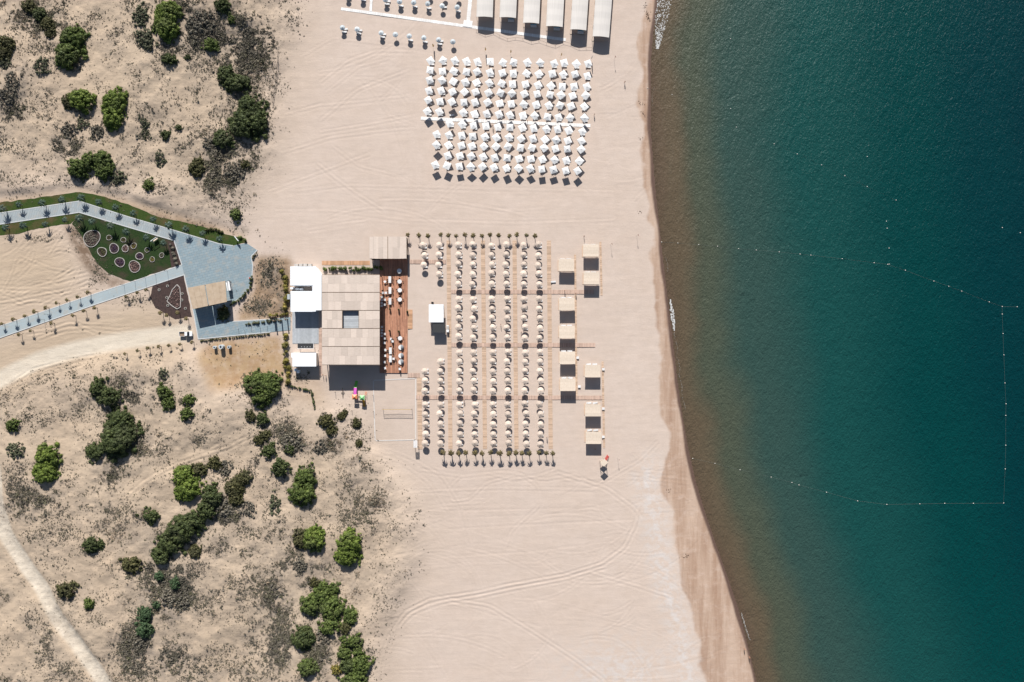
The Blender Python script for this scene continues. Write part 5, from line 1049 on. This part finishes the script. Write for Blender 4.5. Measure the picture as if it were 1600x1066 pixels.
slide([(c2[0]+.2,c2[1]-.68,1.42),(c2[0]+.3,c2[1]-2.0,.75),(c2[0]+.35,c2[1]-3.2,.18),(c2[0]+.35,c2[1]-3.7,.12)],'yellow_pl','yellow_slide',.8)
for k_ in range(5): MB().box(c2[0]+1.0,c2[1]+1.2+.2*k_,1.2-.24*k_,.6,.06,.06).build('ladder_rung', M['orange_pl'], pg)
for s in (.7,1.3): MB().tube([(c2[0]+s,c2[1]+.7,1.4),(c2[0]+s,c2[1]+2.3,.0)],.04,5).build('ladder_rail', M['orange_pl'], pg)
x,y = P(535,612,1); o = empty('seesaw', (x,y,0), 0, 'dark metal seesaw frame on the sand beside the playground', 'seesaw'); MB().box(0,-.5,.55,.18,4.0,.1,0,R(8)).build('plank', M['dark_wood'], o); MB().tube([(-.7,-.4,0),(0,-.5,.55),(.7,-.4,0)],.05,6).build('support', M['dark'], o); MB().tube([(-.7,-.9,0),(0,-.5,.5),(.7,-.9,0)],.05,6).build('support', M['dark'], o)
for i,(a,b) in enumerate([(522.5,613),(550,614.5),(582,618),(549,642),(582.5,643.5)]):
    x,y = P(a,b,1.6); o = empty('wooden_post', (x,y,0), 0, 'short wooden post round the playground, %s from the kitchens' % nth(i+1), 'post', 'posts round the playground'); MB().cyl(0,0,-.3,1.7,.07,.07,7).build('shaft', M['dark_wood'], o); MB().cyl(0,0,1.7,1.78,.1,.05,7).build('cap', M['beam'], o)
x,y = P(649,694,3.2); o = empty('slatted_stand', (x,y,0), 0, 'tall white slatted stand at the volleyball court corner', 'stand')
for k_ in range(7): MB().box(0,1.2-k_*.4,3.2,1.5,.22,.08).build('slat', M['white_roof'], o)
for sx in (-.68,.68): MB().box(sx,0,3.12,.08,2.8,.08).build('rail', M['dark_wood'], o); MB().box(sx,1.3,1.54,.1,.1,3.08).build('post', M['dark_wood'], o); MB().box(sx,-1.3,1.54,.1,.1,3.08).build('post', M['dark_wood'], o)

# ------------------------------------------------------------------ beach bar kiosk and lifeguard tower
h = 3.3; xa,ya = P(670,503.8,h); xb,yb = P(693,475.7,h); x,y = (xa+xb)/2,(ya+yb)/2; ks = empty('beach_bar', (x,y,0), 0, 'white-roofed beach bar with a dark canopy beside the first umbrella column', 'kiosk')
n_ = 4
for i in range(n_): MB().box(0,ya-y+(yb-ya)*(i+.5)/n_,h-.04,xb-xa,(yb-ya)/n_-.03,.09).build('roof_sheet', M['white_roof'], ks)
for sx in (-1,1):
    for sy in (-1,1): MB().box(sx*((xb-xa)/2-.3),sy*((yb-ya)/2-.3),(h-.1)/2,.16,.16,h-.12).build('post', M['dark'], ks)
MB().box(0,-.2,.6,xb-xa-1.0,yb-ya-2.4,1.2).build('bar_counter', M['dark_wood'], ks)
k0 = P(676,520,3.0); k1 = P(695,504,3.0); cxk,cyk = (k0[0]+k1[0])/2-x,(k0[1]+k1[1])/2-y
MB().box(cxk,cyk,2.95,k1[0]-k0[0],k1[1]-k0[1]-.1,.1).build('canopy', M['dark'], ks)
for sx in (-1,1):
    for sy in (-1,1): MB().box(cxk+sx*((k1[0]-k0[0])/2-.15),cyk+sy*((k1[1]-k0[1])/2-.2),1.44,.12,.12,2.9).build('canopy_post', M['dark'], ks)
x,y = P(699.4,514,1.4); o = empty('serving_cart', (x,y,0), 0, 'white serving counter beside the dark bar canopy', 'counter'); MB().box(0,0,.62,.9,2.7,1.15).build('body', M['white_roof'], o); MB().box(0,.4,1.24,.95,1.3,.06).build('worktop', M['stone'], o); MB().box(0,-.9,1.30,.8,.7,.2).build('ice_box', M['white_roof'], o)
x,y = P(675.6,473.3,1); o = empty('waste_bin', (x,y,0), 0, 'black bin behind the white bar roof', 'bin'); MB().box(0,0,.5,.8,.7,1.0).build('body', M['dark'], o); MB().box(0,0,1.03,.86,.76,.06).build('lid', M['rubber'], o)
x,y = P(944,723,3.9); lt = empty('lifeguard_tower', (x,y,gz(x,y)), R(45), 'timber lifeguard tower with a square roof and red ramp', 'tower')
for sx in (-.85,.85):
    for sy in (-.85,.85): MB().box(sx,sy,1.85,.13,.13,3.9).build('leg', M['beam'], lt)
MB().box(0,0,3.9,2.3,2.1,.10).build('roof', M['straw'], lt); MB().box(0,0,2.0,2.1,2.1,.10).build('platform', M['straw'], lt)
for s in (-1,1): MB().box(s*1.0,0,2.55,.06,1.9,.08).build('railing', M['beam'], lt)
MB().box(0,.95,2.55,1.9,.06,.08).build('railing', M['beam'], lt)
q = MB()
for i in range(9): q.box(2.9-.2*i-.1,0,.3+.19*i,.16,.9,.05)
tag(q.build('ramp_steps', M['flag_red'], lt), kind='stuff')
for s in (-1,1): MB().tube([(3.0,s*.46,.05),(1.05,s*.46,2.0)],.06,6).build('ramp_rail', M['flag_red'], lt)

# ------------------------------------------------------------------ buoy ropes
def bl_(pts, sc=2.368, ox_=1000, oy_=350): return [(a/sc+ox_, b/sc+oy_) for a,b in pts]
L1 = bl_([(80,67),(140,71),(217,77),(287,83),(365,92),(430,97),(515,104),(592,112),(632,116),(748,129),(866,144),(916,150),(982,172),(1087,212),(1142,231),(1190,249),(1292,289),(1340,306),(1395,307)])
L2 = bl_([(1340,306),(1340,334),(1343,406),(1346,485),(1350,589),(1354,666),(1353,709),(1353,819),(1351,907),(1345,1033),(1233,1034),(1127,1034),(1035,1036),(913,1038),(805,1025),(690,993),(588,966),(562,957),(485,937),(370,910),(277,886),(195,868)])
L3 = [(1386,357),(1385,346),(1389,388),(1389,413)]; 
L4 = [(1012,138),(1050,148),(1141.5,170),(1150.4,199),(1209.5,225),(1245.6,241),(1283.6,258),(1355,292),(1400,313)]
BU = MB(); vs = []
for i in range(5):
    th = math.pi*i/4
    for j in range(8): vs.append((.18*math.sin(th)*math.cos(.785*j), .18*math.sin(th)*math.sin(.785*j), -.15*math.cos(th)))
BU = BU.add(vs, [(i*8+j,i*8+(j+1)%8,(i+1)*8+(j+1)%8,(i+1)*8+j) for i in range(4) for j in range(8)]).mesh('buoy', M['buoy'], True)
for lst, nm in ((L1,'buoy rope off the cabanas'),(L2,'buoy rope off the lifeguard tower'),(L4,'faint buoy rope off the parasol field')):
    pts = [(*P(a,b,SEA), SEA+.02) for a,b in lst]; bx,by = pts[0][:2]
    o = MB().tube([(a-bx,b-by,.0) for a,b,c in pts],.02 if lst is not L4 else .008,4).build('buoy_rope', M['rope'], None, (bx,by,SEA+.02)); tag(o, 'thin floating %s' % nm, 'rope', 'buoy ropes on the sea')
    for i,(a,b,c) in enumerate(pts): 
        if lst is L2 and i == 0: continue
        tag(link('buoy', BU, None, (a,b,SEA+.06)), 'small pale buoy, %s from the shore along the %s' % (nth(i+1 if lst is not L2 else len(pts)-i), nm), 'buoy', 'buoys on the ropes')
LB_ = L3+[(1141.5,61),(1320,275),(1355,245),(1566,356),(1594,364)]; lr = sorted(range(len(LB_)), key=lambda i: math.hypot(LB_[i][0]-944,LB_[i][1]-723))
for i,(a,b) in enumerate(LB_):
    tag(link('buoy', BU, None, (*P(a,b,SEA),SEA+.06)), 'lone pale buoy off the ropes, %s nearest the lifeguard tower' % nth(lr.index(i)+1), 'buoy', 'loose buoys')

# ------------------------------------------------------------------ stranded seaweed, dune fence
sw_ = MB(); r5 = random.Random(9)
for (a,b,n_) in [(1012,20,26),(1014,28,18),(1003,160,10),(1005,176,10),(1002,215,6),(1008,8,10),(1046,768,8),(1000,330,5),(1072,870,10),(1068,872,6)]:
    for _ in range(n_):
        x,y = P(a+r5.gauss(0,2.2), b+r5.gauss(0,2.6)); z = gz(x,y)+.03; q_ = r5.uniform(.12,.35); t = r5.random()*6.28
        sw_.add([(x+q_*math.cos(t+k_*1.57)*r5.uniform(.3,1), y+q_*math.sin(t+k_*1.57)*r5.uniform(.3,1), z+r5.uniform(0,.08)) for k_ in range(4)], [(0,1,2,3)])
tag(sw_.build('seaweed', pm('dry_seaweed', (.10,.065,.045), None, 4, .9, island=.4)), 'dark dried seaweed scattered along the damp sand', 'seaweed', None, 'stuff')
fp = [(437,84),(436,100),(434.5,116),(433,130),(430,146),(428,162)]; bx,by = P(*fp[0]); bz = gz(bx,by)
fe = empty('wire_fence', (bx,by,bz), 0, 'sagging dark wire fence on stakes along the dune edge', 'fence'); pt = []
for a,b in fp:
    x,y = P(a,b); z = gz(x,y)-bz; MB().cyl(x-bx,y-by,z-.3,z+1.0,.07,.06,6).build('stake', M['dark_wood'], fe); pt.append((x-bx,y-by,z+.9))
for dz in (0,-.4): MB().tube([(p[0],p[1],p[2]+dz) for p in pt],.04,4).build('wire', M['dark'], fe)
# ------------------------------------------------------------------ people
def person_meshes():
    J = {'pel':(0,0,.95,.13,.10),'wai':(0,0,1.12,.12,.09),'che':(0,0,1.34,.155,.10),'nec':(0,0,1.50,.06,.055),'hea':(0,.02,1.60,.085,.095),'top':(0,.02,1.71,.075,.085),
         'sl':(-.18,0,1.43,.055,.05),'el':(-.27,-.03,1.15,.042,.04),'wl':(-.27,.08,.93,.03,.03),'hl':(-.26,.12,.84,.032,.022),'sr':(.18,0,1.43,.055,.05),'er':(.27,.02,1.15,.042,.04),'wr':(.28,.13,.95,.03,.03),'hr':(.27,.17,.86,.032,.022),
         'kl':(-.11,.10,.50,.062,.065),'al':(-.11,-.06,.09,.04,.045),'fl':(-.12,.10,.04,.045,.03),'tl':(-.10,.02,.86,.09,.09),'kr':(.11,.04,.50,.062,.065),'ar':(.11,.10,.09,.04,.045),'fr':(.12,.25,.04,.045,.03),'tr':(.10,.0,.86,.09,.09)}
    E = [('pel','wai'),('wai','che'),('che','nec'),('nec','hea'),('hea','top'),('che','sl'),('sl','el'),('el','wl'),('wl','hl'),('che','sr'),('sr','er'),('er','wr'),('wr','hr'),('pel','tl'),('tl','kl'),('kl','al'),('al','fl'),('pel','tr'),('tr','kr'),('kr','ar'),('ar','fr')]
    def grow(edges, k, name, m):
        names = sorted({n for e in edges for n in e}); me = bpy.data.meshes.new(name); me.from_pydata([J[n][:3] for n in names], [(names.index(a),names.index(b)) for a,b in edges], [])
        o = bpy.data.objects.new(name, me); col.objects.link(o); s_ = o.modifiers.new('s','SKIN'); o.modifiers.new('u','SUBSURF').levels = 1
        for i,n in enumerate(names): me.skin_vertices[0].data[i].radius = (J[n][3]*k, J[n][4]*k); me.skin_vertices[0].data[i].use_root = (n in ('pel','hea') and i == names.index('pel' if 'pel' in names else names[0]))
        dg = bpy.context.evaluated_depsgraph_get(); out = bpy.data.meshes.new_from_object(o.evaluated_get(dg)); bpy.data.objects.remove(o); out.name = name; out.materials.clear(); out.materials.append(m); return out
    body = grow(E, 1.0, 'person_body', M['skin'])
    def shorts(m): return grow([('pel','tl'),('pel','tr'),('pel','wai')], 1.12, 'shorts', m)
    hair = MB(); vs = []
    for i in range(4):
        for j in range(8): th = .45*math.pi*i/3; vs.append((.098*math.sin(th)*math.cos(.785*j), .01+.105*math.sin(th)*math.sin(.785*j), 1.66+.12*math.cos(th)))
    return body, [shorts(M['cloth_dark']), shorts(M['cloth_red']), shorts(M['cloth_white'])], hair.add(vs, [(i*8+j,i*8+(j+1)%8,(i+1)*8+(j+1)%8,(i+1)*8+j) for i in range(3) for j in range(8)]).mesh('hair', M['hair'], True)
try:
    PB, PS, PHAIR = person_meshes()
    PPL = [(913,369,0,90,'walking past the first seaward cabana'),(882.5,454,2,0,'standing behind the second inner cabana on the cross boardwalk'),(900,458,0,180,'walking on the cross boardwalk beside the second inner cabana'),(854.5,683,0,200,'standing on the last long boardwalk by the umbrellas'),(725,625,2,30,'standing at the third cross boardwalk among umbrellas'),(782.5,507,0,80,'standing between two middle umbrella columns'),(814.5,519,1,10,'crouched close to a sixth-column umbrella'),(1165.5,1017,0,60,'walking along the waterline, farther from the sea'),(1173,1030,0,70,'walking along the waterline, nearer the sea'),(977,127,0,0,'walking on bare sand between parasols and sea'),(824.3,189,1,90,'walking on the white boardwalk among the parasols'),(770,196.5,1,0,'standing just below the white boardwalk among the parasols'),(929,178.5,0,40,'standing beside the end of the white boardwalk'),(508,587,2,0,'standing outside the pavilion by the kitchens, in white shorts'),(504,586,0,80,'standing outside the pavilion by the kitchens, in dark shorts'),(930,702,2,20,'standing in the shade below the last seaward cabana')]
    for a,b,s,rz,txt in PPL:
        x,y = P(a,b,1.2); zz = gz(x,y); 
        o = empty('person', (x,y,zz+(.12 if 'boardwalk' in txt and 'below' not in txt and 'end of' not in txt else 0)), R(rz), 'person in %s shorts %s' % (('dark','red','white')[s], txt.replace(', in white shorts',' with company').replace(', in dark shorts',' beside a companion').replace('crouched','standing')), 'person', 'people on the beach')
        link('body', PB, o); link('shorts', PS[s], o); link('hair', PHAIR, o)
except Exception as ex: print('PEOPLE FAILED', ex)
print('objects', len(bpy.data.objects), 'tris', sum(len(m.loops)-2*len(m.polygons) for m in bpy.data.meshes))
